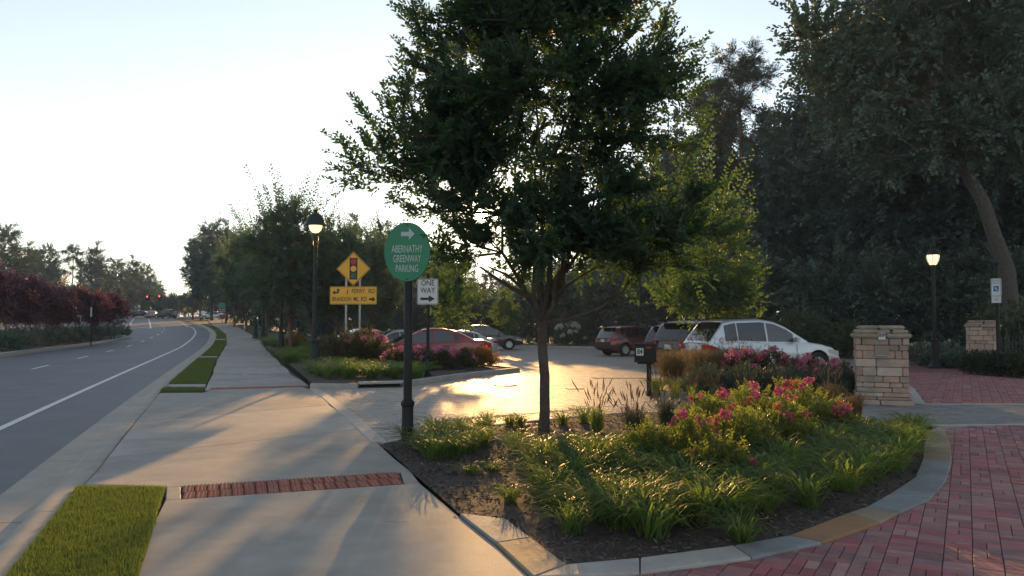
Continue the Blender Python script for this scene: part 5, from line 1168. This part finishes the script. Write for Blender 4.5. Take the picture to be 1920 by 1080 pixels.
# ================================================================ signs, lamps, posts
def text(body, size, m, parent, loc, rot=(math.pi / 2, 0, 0), sx=1.0, name='lettering', bold=.0, sp=1.0):
    c = bpy.data.curves.new('lettering', 'FONT'); c.body = body; c.size = size; c.align_x = 'CENTER'; c.align_y = 'CENTER'; c.extrude = .001; c.offset = bold; c.space_character = sp; c.resolution_u = 3
    o = bpy.data.objects.new('tmp', c); COL.objects.link(o); dg = bpy.context.evaluated_depsgraph_get(); me = bpy.data.meshes.new_from_object(o.evaluated_get(dg)); bpy.data.objects.remove(o); bpy.data.curves.remove(c)
    me.materials.clear(); me.materials.append(m); return ob(name, me, parent, loc, rot, (sx, 1, 1))
def plate(poly, th=.006):            # flat sign blank in x-z, front face at y=0 looking -y
    n = len(poly); V = [(x, 0, z) for x, z in poly] + [(x, th, z) for x, z in poly]
    return V, [list(range(n)), list(range(n, 2 * n))[::-1]] + [[i, n + i, n + (i + 1) % n, (i + 1) % n] for i in range(n)]
def blank(name, poly, m, parent, y=0, th=.006, z=0, x=0):
    V, Fc = plate(poly, th); return ob(name, mkmesh(name, V, Fc, m), parent, (x, y, z))
def rrect(w, h, r, n=5):
    return [(sx * (w / 2 - r) + r * math.cos(a), sz * (h / 2 - r) + r * math.sin(a)) for sx, sz, a0 in ((1, 1, 0), (-1, 1, math.pi / 2), (-1, -1, math.pi), (1, -1, 1.5 * math.pi)) for a in np.linspace(a0, a0 + math.pi / 2, n)]
def frame(name, w, h, r, tk, m, parent, y, x=0, z=0):
    o_, i_ = rrect(w, h, r), rrect(w - 2 * tk, h - 2 * tk, max(.004, r - tk)); n = len(o_)
    return ob(name, mkmesh(name, [(a, 0, b) for a, b in o_] + [(a, 0, b) for a, b in i_], [[k, (k + 1) % n, n + (k + 1) % n, n + k] for k in range(n)], m), parent, (x, y, z))
ARROW = [(-.5, -.14), (.08, -.14), (.08, -.38), (.5, 0), (.08, .38), (.08, .14), (-.5, .14)]
def arrow(w, h, m, parent, x, z, y, flip=1): return blank('arrow', [(a * w * flip, b * h) for a, b in (ARROW if flip > 0 else ARROW[::-1])], m, parent, y, .002, z, x)
def post_base(t, r, hb, m, name='post_base', flare=1.9):
    MB().lathe([(r * flare, 0), (r * flare, .05), (r * flare * .82, .09), (r * 1.45, .16), (r * 1.4, .22), (r * 1.52, .25), (r * 1.4, .28), (r * 1.36, hb - .10), (r * 1.62, hb - .08), (r * 1.66, hb - .04), (r * 1.35, hb - .02), (r * 1.1, hb)], 24, flute=.05).build(name, m, t, True, 30)
# green oval sign
p = gp(764, 838); t = empty('wayfinding_sign', p, R_(-7), 'green oval parking sign on a black post in the near bed', 'sign')
post_base(t, .056, .62, M['black']); MB().lathe([(.056, .6), (.056, 2.86), (.05, 2.87)], 18).build('post', M['black'], t, True)
ell = [(.305 * math.cos(a), .385 * math.sin(a)) for a in np.linspace(0, 2 * math.pi, 64, endpoint=False)]
zc = CAM_Z + (600 - 473) * p.y / F
blank('sign_rim', [(a * 1.012, b * 1.010) for a, b in ell], M['black'], t, -.070, .012, zc); blank('sign_panel', ell, M['sgreen'], t, -.076, .006, zc)
arrow(.18, .2, M['ssilver'], t, .01, zc + .235, -.079)
for i, (s_, w_) in enumerate((('ABERNATHY', .415), ('GREENWAY', .37), ('PARKING', .30))):
    o = text(s_, .118, M['ssilver'], t, (0, -.078, zc + .035 - i * .128), bold=.0008); o.scale.x = w_ / max(.01, o.dimensions.x); o.scale.y = .095 / max(.01, o.dimensions.y)
for z in (.355, -.355): MB().lathe([(.012, 0), (.012, .008)], 10, axis='y').build('bolt', M['sblack'], t, loc=(0, -.085, zc + z))
# one way sign
p = gp(802, 706, .09); t = empty('one_way_sign', p, R_(-5), 'white ONE WAY sign on a black post at the lot entrance', 'sign')
post_base(t, .05, .62, M['black']); MB().lathe([(.045, .6), (.045, 2.86), (.0, 2.9)], 14).build('post', M['black'], t, True)
zc = CAM_Z + (600 - 547) * p.y / F - p.z; s = p.y / F
blank('sign_panel', rrect(40 * s, 48 * s, .04), M['swhite'], t, -.06, .006, zc); frame('sign_border', 38.6 * s, 46.6 * s, .036, .012, M['sblack'], t, -.0612, 0, zc)
for z, s_, w_ in ((.235, 'ONE', .37), (.03, 'WAY', .42)):
    o = text(s_, .2, M['sblack'], t, (0, -.0625, zc + z), bold=.0015); o.scale.x = w_ / max(.01, o.dimensions.x); o.scale.y = .155 / max(.01, o.dimensions.y)
arrow(.41, .26, M['sblack'], t, 0, zc - .2, -.0625)
for z in (.34, -.34): MB().lathe([(.014, 0), (.014, .008)], 8, axis='y').build('bolt', M['steel'], t, loc=(0, -.069, zc + z))
# yellow signal-ahead sign with street plaque
Y = 30.0; x = (663 - 960) / F * Y; p = on(x, Y, .08); t = empty('warning_sign', p, R_(-3), 'yellow signal-ahead diamond over street-name plaque on two posts', 'sign'); s = Y / F
zc = CAM_Z + (600 - 504) * s - p.z; zp = CAM_Z + (600 - 554) * s - p.z
for px in (649, 675): MB().tube([((px - 663) * s, 0, -.1), ((px - 663) * s, 0, zc - .1)], .045, 10).build('post', M['steel'], t, True)
q = .645; blank('diamond_panel', [(0, -q), (q, 0), (0, q), (-q, 0)], M['syellow'], t, -.06, .008, zc)
do, di = q * .955, q * .915; ob('diamond_border', mkmesh('diamond_border', [(0, 0, -do), (do, 0, 0), (0, 0, do), (-do, 0, 0), (0, 0, -di), (di, 0, 0), (0, 0, di), (-di, 0, 0)], [[i, (i + 1) % 4, 4 + (i + 1) % 4, 4 + i] for i in range(4)], M['sblack']), t, (0, -.0615, zc))
blank('signal_symbol', [(-.15, -.41), (.15, -.41), (.15, .41), (-.15, .41)], M['sblack'], t, -.0635, .002, zc)
M['symgreen'] = mat('sign_dull_green', (.012, .10, .045), None, rough=.45)
for z, m_ in ((.27, 'sred'), (0, 'syellow'), (-.27, 'symgreen')):
    blank('symbol_disc', [(.112 * math.cos(a), .112 * math.sin(a)) for a in np.linspace(0, 2 * math.pi, 20, endpoint=False)], M[m_], t, -.066, .002, zc + z)
pw, ph = 89 * s, 33.5 * s; blank('plaque_panel', rrect(pw, ph, .05), M['syellow'], t, -.06, .008, zp); frame('plaque_border', pw * .985, ph * .96, .045, .014, M['sblack'], t, -.0612, 0, zp)
for s_, xx, z, w_ in (('J', -.22, .155, .07), ('FERRY', .19, .155, .50), ('RD', .70, .155, .24), ('BRANDON', -.44, -.145, .72), ('ML', .11, -.145, .20), ('RD', .41, -.145, .22)):
    o = text(s_, .2, M['sblack'], t, (xx, -.0625, zp + z), bold=.0015); o.scale.x = w_ / max(.01, o.dimensions.x); o.scale.y = .165 / max(.01, o.dimensions.y)
arrow(.23, .3, M['sblack'], t, .72, zp - .145, -.0625)
up_ = [(-.10, -.05), (-.10, -.11), (-.20, -.02), (-.10, .06), (-.10, .01), (.0, .01), (.0, .05), (-.05, .05), (.03, .14), (.10, .05), (.05, .05), (.05, -.05)]
blank('arrow', up_, M['sblack'], t, -.0625, .002, zp + .13, -.60)
# street lamps
def bell_lamp(px, py, label, H=5.05, sc=1.0, dz=.08):
    p = gp(px, py, dz); t = empty('street_lamp', p, 0, label, 'street lamp', 'bell-shaded street lamps by the sidewalk'); t.scale = (sc,) * 3
    MB().lathe([(.30, 0), (.30, .05), (.25, .10), (.20, .16), (.17, .40), (.14, .75), (.125, .86), (.15, .88), (.155, .93), (.12, .96), (.095, 1.0)], 24, flute=.06).build('lamp_base', M['greenblack'], t, True, 30)
    MB().lathe([(.075, .98), (.068, 2.5), (.055, H - 1.0), (.05, H - .95)], 14).build('pole', M['greenblack'], t, True)
    MB().lathe([(.09, H - .98), (.09, H - .90), (.06, H - .86), (.06, H - .75)], 14).build('collar', M['greenblack'], t, True)
    br = MB()
    for sx in (-1, 1): br.tube([(sx * .05, 0, H - 1.3), (sx * .085, 0, H - 1.0), (sx * .07, 0, H - .78), (sx * .02, 0, H - .70)], .014, 5)
    br.build('bracket', M['greenblack'], t, True)
    MB().lathe([(.33, H - .50), (.335, H - .485), (.30, H - .44), (.28, H - .34), (.22, H - .20), (.12, H - .12), (.06, H - .10), (.06, H - .04), (.08, H - .03), (.08, H), (.02, H + .01)], 28).build('lamp_shade', M['greenblack'], t, True, 30)
    MB().lathe([(.02, H - .74), (.10, H - .72), (.17, H - .65), (.205, H - .55), (.21, H - .495)], 24).build('lamp_globe', M['lampglow'], t, True, 60)
    return t
bell_lamp(589, 694, 'nearest bell-shaded street lamp left of the yellow sign')
bell_lamp(527, 656, 'second bell-shaded street lamp among the street trees'); bell_lamp(493, 634, 'third bell-shaded street lamp down the sidewalk'); bell_lamp(479, 634.5, 'slim fourth lamp post right at the sidewalk edge')
Y = 30.3; p = on((1751 - 960) / F * Y, Y, .0); t = empty('street_lamp', p, 0, 'lit acorn street lamp on black post beside the dark woods', 'street lamp'); H = 4.75
MB().lathe([(.28, 0), (.28, .06), (.22, .12), (.17, .18), (.13, .35), (.12, 1.0), (.15, 1.03), (.15, 1.08), (.11, 1.12), (.085, 1.16)], 24, flute=.06).build('lamp_base', M['black'], t, True, 30)
MB().lathe([(.075, 1.1), (.06, H - .95), (.09, H - .93), (.09, H - .86), (.07, H - .82)], 14).build('pole', M['black'], t, True)
MB().lathe([(.10, H - .82), (.14, H - .80), (.20, H - .66), (.225, H - .52), (.22, H - .44)], 24).build('lamp_globe', M['lampglow'], t, True, 60)
MB().lathe([(.05, H - .66), (.08, H - .56), (.10, H - .5), (.08, H - .45)], 12).build('lamp_bulb', M['lampbulb'], t, True)
MB().lathe([(.235, H - .445), (.235, H - .41), (.16, H - .30), (.08, H - .22), (.055, H - .18), (.07, H - .14), (.04, H - .10), (.0, H)], 24).build('lamp_cap', M['black'], t, True, 30)
for q in range(6):
    a = q * math.pi / 3; MB().tube([(.145 * math.cos(a), .145 * math.sin(a), H - .80), (.208 * math.cos(a), .208 * math.sin(a), H - .66), (.232 * math.cos(a), .232 * math.sin(a), H - .50), (.228 * math.cos(a), .228 * math.sin(a), H - .43)], .009, 4).build('globe_rib', M['black'], t)
# accessible parking sign post
Y = 24.6; p = on((1870 - 960) / F * Y, Y, .0); t = empty('parking_sign', p, R_(-52), 'accessible parking sign seen edge-on on a black post at right', 'sign'); s = Y / F
post_base(t, .06, .75, M['black']); MB().lathe([(.055, .7), (.055, 3.36), (.075, 3.37), (.05, 3.42), (.08, 3.48), (.05, 3.54), (.0, 3.56)], 14).build('post', M['black'], t, True)
z1 = CAM_Z + (600 - 534) * s; z2 = CAM_Z + (600 - 557) * s; ox = -.0
blank('sign_panel', rrect(.30, .56, .03), M['swhite'], t, -.066, .005, z1); frame('sign_border', .28, .54, .025, .012, M['symgreen'], t, -.0675, 0, z1)
blank('wheelchair_field', rrect(.15, .17, .01), M['sblue'], t, -.069, .002, z1 - .04)
blank('wheelchair_symbol', [(-.03, .05), (.0, .06), (.01, .0), (.045, -.03), (.05, -.055), (.02, -.05), (-.01, -.03), (-.03, .0)], M['swhite'], t, -.0715, .001, z1 - .04)
text('RESERVED', .05, M['symgreen'], t, (0, -.068, z1 + .2)); text('PARKING', .05, M['symgreen'], t, (0, -.068, z1 + .13))
blank('sign_panel', rrect(.27, .2, .02), M['swhite'], t, -.066, .005, z2); text('FINE', .06, M['symgreen'], t, (0, -.068, z2))
# mailbox 84
p = gp(1217, 738, .06); t = empty('mailbox', p, R_(-12), 'black mailbox on a square post with white number 84', 'mailbox'); s = p.y / F
MB().box((0, .05, .42), (.10, .10, .95)).build('post', M['black'], t); MB().box((0, .05, .93), (.13, .13, .03)).build('post_collar', M['black'], t)
zb_ = CAM_Z + (600 - 676) * s - p.z; hh = 33 * s; wd = .46
prof = [(-.10, 0), (.10, 0), (.10, hh * .6)] + [(.10 * math.cos(a), hh * .6 + hh * .4 * math.sin(a)) for a in np.linspace(.3, math.pi - .3, 7)] + [(-.10, hh * .6)]
V = [(-wd / 2, y, z) for y, z in prof] + [(wd / 2, y, z) for y, z in prof]; n = len(prof)
ob('box', mkmesh('box', V, [list(range(n)), list(range(n, 2 * n))[::-1]] + [[i, n + i, n + (i + 1) % n, (i + 1) % n] for i in range(n)], M['black']), t, (-.07, .05, zb_))
MB().box((-.07, .05, zb_ - .015), (.50, .24, .03)).build('base_plate', M['black'], t); MB().box((-.07, .05, zb_ - .05), (.36, .1, .05)).build('support', M['black'], t)
MB().box((-.30, .05, zb_ + hh * .4), (.02, .19, hh * .75)).build('front_door', M['black'], t)
blank('number_panel', [(-.078, -.08), (.078, -.08), (.078, .08), (-.078, .08)], M['swhite'], t, -.054, .002, zb_ + hh * .5, -.19)
o = text('84', .17, M['sblack'], t, (-.19, -.057, zb_ + hh * .5), bold=.004, name='number'); o.scale.x = .12 / o.dimensions.x; o.scale.y = .12 / o.dimensions.y
MB().box((-.0, -.07, zb_ + hh * .75), (.12, .01, .03)).build('flag', M['sred'], t)

# ---------------------------------------------------------------- stone pillars
def rough_block(mb, c, d, jit=.008):
    i0 = len(mb.v); mb.box(c, d)
    for v in mb.v[i0:]: v += Vector((random.uniform(-jit, jit), random.uniform(-jit, jit), random.uniform(-jit, jit) * .5))
def stone_piece(name, c, d, m, parent, bev=.012, jit=.008):
    mb = MB(); rough_block(mb, (0, 0, 0), d, jit); me = bevel_mesh(mb.mesh(name, m), bev, 2); me.polygons.foreach_set('use_smooth', np.ones(len(me.polygons), dtype=bool)); me.set_sharp_from_angle(angle=R_(50)); return ob(name, me, parent, c)
def pillar(loc, rz, label, w, H, seed, plaque=True):
    rr = random.Random(seed); t = empty('stone_pillar', loc, rz, label, 'pillar', 'stone gate pillars')
    MB().box((0, 0, H * .45), (w - .1, w - .1, H * .88)).build('core', M['mortar'], t)
    z = 0.0; rows = [(.10, 1.14), (.06, 1.08), (.08, 1.06)]
    for h_, f_ in rows:
        ww = w * f_; cut = rr.uniform(-.15, .25) * w
        for a, b in ((-ww / 2, cut), (cut, ww / 2)): stone_piece('base_stone', ((a + b) / 2, 0, z + h_ / 2), (b - a - .008, ww, h_ - .008), M['stone'], t)
        z += h_
    top = H - .30
    n = 8; hs = [rr.uniform(.65, 1.35) for _ in range(n)]; k = (top - z) / sum(hs); hs = [q * k for q in hs]; inner = w / 2 - .05
    for ri, h_ in enumerate(hs):
        for side in range(4):
            cuts = [-w / 2]; 
            nb = rr.choice((2, 2, 3)); fr = sorted(rr.uniform(.18, .82) for _ in range(nb - 1))
            if nb == 3 and fr[1] - fr[0] < .2: fr = [.3, .68]
            ed = [0] + fr + [1]; ext = (side + ri) % 2 == 0
            lo, hi = (-w / 2, w / 2) if ext else (-w / 2 + .115, w / 2 - .115)
            for a, b in zip(ed[:-1], ed[1:]):
                x0, x1 = lo + (hi - lo) * a, lo + (hi - lo) * b; pr = rr.uniform(-.008, .012)
                c = Vector(((x0 + x1) / 2, -(w / 2 - .055) - pr, z + h_ / 2)); m_ = Matrix.Rotation(side * math.pi / 2, 3, 'Z')
                o = stone_piece('stone', m_ @ c, (x1 - x0 - .010, .11, h_ - .010), M['stone'], t, .010, .005); o.rotation_euler.z = side * math.pi / 2
        z += h_
    for h_, f_ in ((.085, 1.14), (.075, 1.03), (.08, .90)):
        cut = rr.uniform(-.1, .2) * w; ww = w * f_
        for a, b in ((-ww / 2, cut), (cut, ww / 2)): stone_piece('cap_stone', ((a + b) / 2, 0, z + h_ / 2), (b - a - .004, ww, h_ - .004), M['capstone'], t, .026, .006)
        z += h_
    if plaque:
        stone_piece('plaque', (0, -w / 2 - .008, H * .66), (.26, .04, .19), M['flag_tan'], t, .006, .001); MB().box((0, -w / 2 - .035, H * .60), (.24, .02, .015)).build('plaque_ledge', M['steel'], t)
        MB().box((.0, -w / 2 - .02, H * .835), (.125, .06, .13)).build('keypad', M['swhite'], t)
        MB().box((-.03, -w / 2 - .054, H * .855), (.05, .006, .05)).build('red_label', M['sred'], t); MB().box((.03, -w / 2 - .054, H * .855), (.05, .006, .05)).build('blue_label', M['sblue'], t)
    return t
p = gp(1655, 760); pillar((p.x + .18, p.y + .45, p.z), R_(-21), 'stacked tan stone pillar with small plaque beside the driveway', .94, 1.60, 4)
Y = 28.6; p = on((1842 - 960) / F * Y, Y, .0); pillar(p, R_(-38), 'farther tan stone pillar behind the boxwood hedge', .95, 1.85, 9, False)
# picket fence from the far pillar
def fence(a, b, H, label, step=.13, rails=(.25, .85), post=2.4):
    a, b = Vector(a), Vector(b); L_ = (b - a).length; t = empty('picket_fence', a, math.atan2(b.y - a.y, b.x - a.x), label, 'fence', 'dark picket fences')
    for r_ in rails: MB().box((L_ / 2, 0, H * r_), (L_, .035, .05)).build('rail', M['fence'], t)
    me = MB().box((0, 0, H * .48), (.02, .02, H * .93)).lathe([(.016, H * .945), (.0, H * 1.0)], 4).mesh('picket', M['fence'])
    for k in range(int(L_ / step)): ob('picket', me, t, ((k + .5) * step, 0, 0))
    pm = MB().box((0, 0, H * .53), (.09, .09, H * 1.06)).box((0, 0, H * 1.07), (.12, .12, .03)).mesh('fence_post', M['fence'])
    for k in range(int(L_ / post) + 1): ob('fence_post', pm, t, (k * post, 0, 0))
Y = 28.2; a = on((1866 - 960) / F * Y, Y); b = on((2000 - 960) / F * 26.0, 26.0); fence(a, b, 1.25, 'low dark picket fence behind the boxwood hedge', rails=(.5, .78))
a = on((1886 - 960) / F * 30.5, 30.5); b = on((2010 - 960) / F * 29.5, 29.5); fence(a, b, 2.15, 'taller picket fence behind the low fence at the right edge', .17, (.3, .86))

# ---------------------------------------------------------------- the far junction
def signal(px, py, Y, label):
    s = Y / F; p = at(px, py, Y); t = empty('traffic_signal', p, 0, label, 'traffic signal', 'signals over the junction')
    MB().box((0, .02, 0), (.75, .02, 1.25)).build('backplate', M['sblack'], t); ob('housing', bevel_mesh(MB().box((0, -.12, 0), (.38, .25, 1.08)).mesh('housing', M['sblack']), .03), t)
    for z, m_ in ((.34, 'redlens'), (0, 'trim'), (-.34, 'trim')):
        MB().lathe([(.14, 0), (.14, .02)], 16, axis='y').build('lens', M[m_], t, loc=(0, -.27, z)); MB().lathe([(.16, -.18), (.16, 0)], 12, axis='y', cap=False).build('visor', M['sblack'], t, loc=(0, -.26, z))
    MB().tube([(0, 0, .6), (0, 0, .95)], .03, 6).build('hanger', M['sblack'], t)
YJ = 178
signal(277, 559, YJ, 'left red traffic signal hanging over the far junction'); signal(300, 558.5, YJ, 'right red traffic signal hanging over the far junction')
def wire_obj(a, b, sag, label, r=.03, grp='overhead wires'):
    n = 14; pts = [a.lerp(b, i / n) - Vector((0, 0, sag * 4 * (i / n) * (1 - i / n))) for i in range(n + 1)]
    tag(MB().tube(pts, r, 4).build('overhead_wire', M['wire']), label, 'wire', grp)
wire_obj(at(190, 552, YJ), at(376, 556, YJ), .15, 'span wire carrying the two traffic signals', .03)
def upole(px, Y, ytop, label, arms=1):
    x = (px - 960) / F * Y; p = on(x, Y, -.1); H = CAM_Z + (600 - ytop) * Y / F - p.z; t = empty('utility_pole', p, R_(20), label, 'utility pole', 'wooden utility poles')
    MB().lathe([(.17, 0), (.11, H)], 10).build('pole', M['pole_wood'], t, True)
    if arms: MB().box((0, -.1, H - .5), (2.2, .1, .12)).build('crossarm', M['pole_wood'], t)
upole(69, 120, 503, 'wooden utility pole above the purple trees at left'); upole(86, 140, 520, 'second wooden pole where the bright wires end', 0); upole(375, YJ, 520, 'utility pole beside the dark corner trees'); upole(188, YJ, 540, 'short pole at the left end of the signal wire', 0); upole(336, 230, 553, 'distant pole beyond the junction', 0)
for i in range(4): wire_obj(at(84, 531 + i * 1.6, 140), at(128, 507 + i * 5, 165), 1.2, ORD[i] + ' bright sagging wire from the top above the purple trees', .035)
for i in range(4): wire_obj(at(138, 530 + i * 2, 165), at(162, 536 + i * 6, 150), 1.6, ORD[i] + ' short sagging wire right of the leftmost bright wires', .035)
for i, (y0, y1) in enumerate([(543, 547), (550, 553), (558, 559)]): wire_obj(at(290, y0 + 4, 200), at(376, y1 - 4, YJ), .6, ORD[i] + ' thin wire from the top against the sky by the corner pine', .022)
def small_sign(px, py_base, Y, panels, label, name='road_sign', post='steel', top=None):
    x = (px - 960) / F * Y; p = on(x, Y, 0); s = Y / F; t = empty(name, p, R_(-12), label, 'sign', 'small far road signs')
    ztop = max(CAM_Z + (600 - b) * s - p.z for (_, _, _, b, _) in panels) + .1; MB().tube([(0, 0, -.05), (0, 0, ztop)], .035, 8).build('post', M[post], t)
    for (x0, x1, a, b, m_) in panels: blank('sign_panel', rrect((x1 - x0) * s, (a - b) * s, .03), M[m_], t, -.05, .01, CAM_Z + (600 - (a + b) / 2) * s - p.z, ((x0 + x1) / 2 - px) * s)
    return t, s, p
t, s, p = small_sign(417, 623, 78, [(410, 424, 577, 568, 'sgreen'), (409, 425, 587, 577.5, 'sbrown'), (412, 423, 597, 590, 'sbrown')], 'brown and green wayfinding sign far along the sidewalk')
for z, s_ in ((580.3, 'Abernathy'), (584.2, 'Arts Center')): 
    o = text(s_, .16, M['swhite'], t, (0, -.056, CAM_Z + (600 - z) * s - p.z)); o.scale.x = .68 / max(.01, o.dimensions.x)
small_sign(381, 605, 112, [(377, 386, 590, 583, 'swhite')], 'small white sign at the bend of the far verge')
small_sign(347, 592, 165, [(344, 350, 583, 577, 'syellow')], 'tiny yellow sign right of the far junction')
small_sign(261, 596, 170, [(259, 264, 578, 572, 'swhite')], 'tiny white sign behind the dark turning sedan')
small_sign(172, 630, 52, [(170.6, 174.2, 594, 576, 'swhite')], 'narrow sign on a dark post in the median shrubs', post='black')
small_sign(481, 633, 62, [(480.0, 482.2, 591, 581, 'swhite')], 'narrow white sign edge-on beside the slim lamp post', post='black')
p = gp(460, 621); t = empty('fire_hydrant', p, 0, 'pale fire hydrant beside the far sidewalk edge', 'hydrant')
MB().lathe([(.16, 0), (.16, .05), (.11, .08), (.11, .5), (.14, .52), (.14, .58), (.10, .66), (.04, .72), (.03, .78)], 14).build('barrel', M['swhite'], t, True, 30); MB().lathe([(.05, -.2), (.05, .2)], 10, c=(0, 0, .42), axis='x').build('outlet', M['swhite'], t, True, 30)
# ---------------------------------------------------------------- air
hz = bpy.data.materials.new('haze_air'); hz.use_nodes = True; n_ = hz.node_tree.nodes; n_.clear()
o_ = n_.new('ShaderNodeOutputMaterial'); v_ = n_.new('ShaderNodeVolumePrincipled'); v_.inputs['Color'].default_value = (.72, .86, 1, 1); v_.inputs['Density'].default_value = .0005; v_.inputs['Anisotropy'].default_value = 0.0
hz.node_tree.links.new(v_.outputs[0], o_.inputs['Volume'])
tag(MB().box((0, 1200, 14), (5100, 3300, 40)).build('haze', hz), 'thin evening haze in the air', 'haze', kind='stuff')
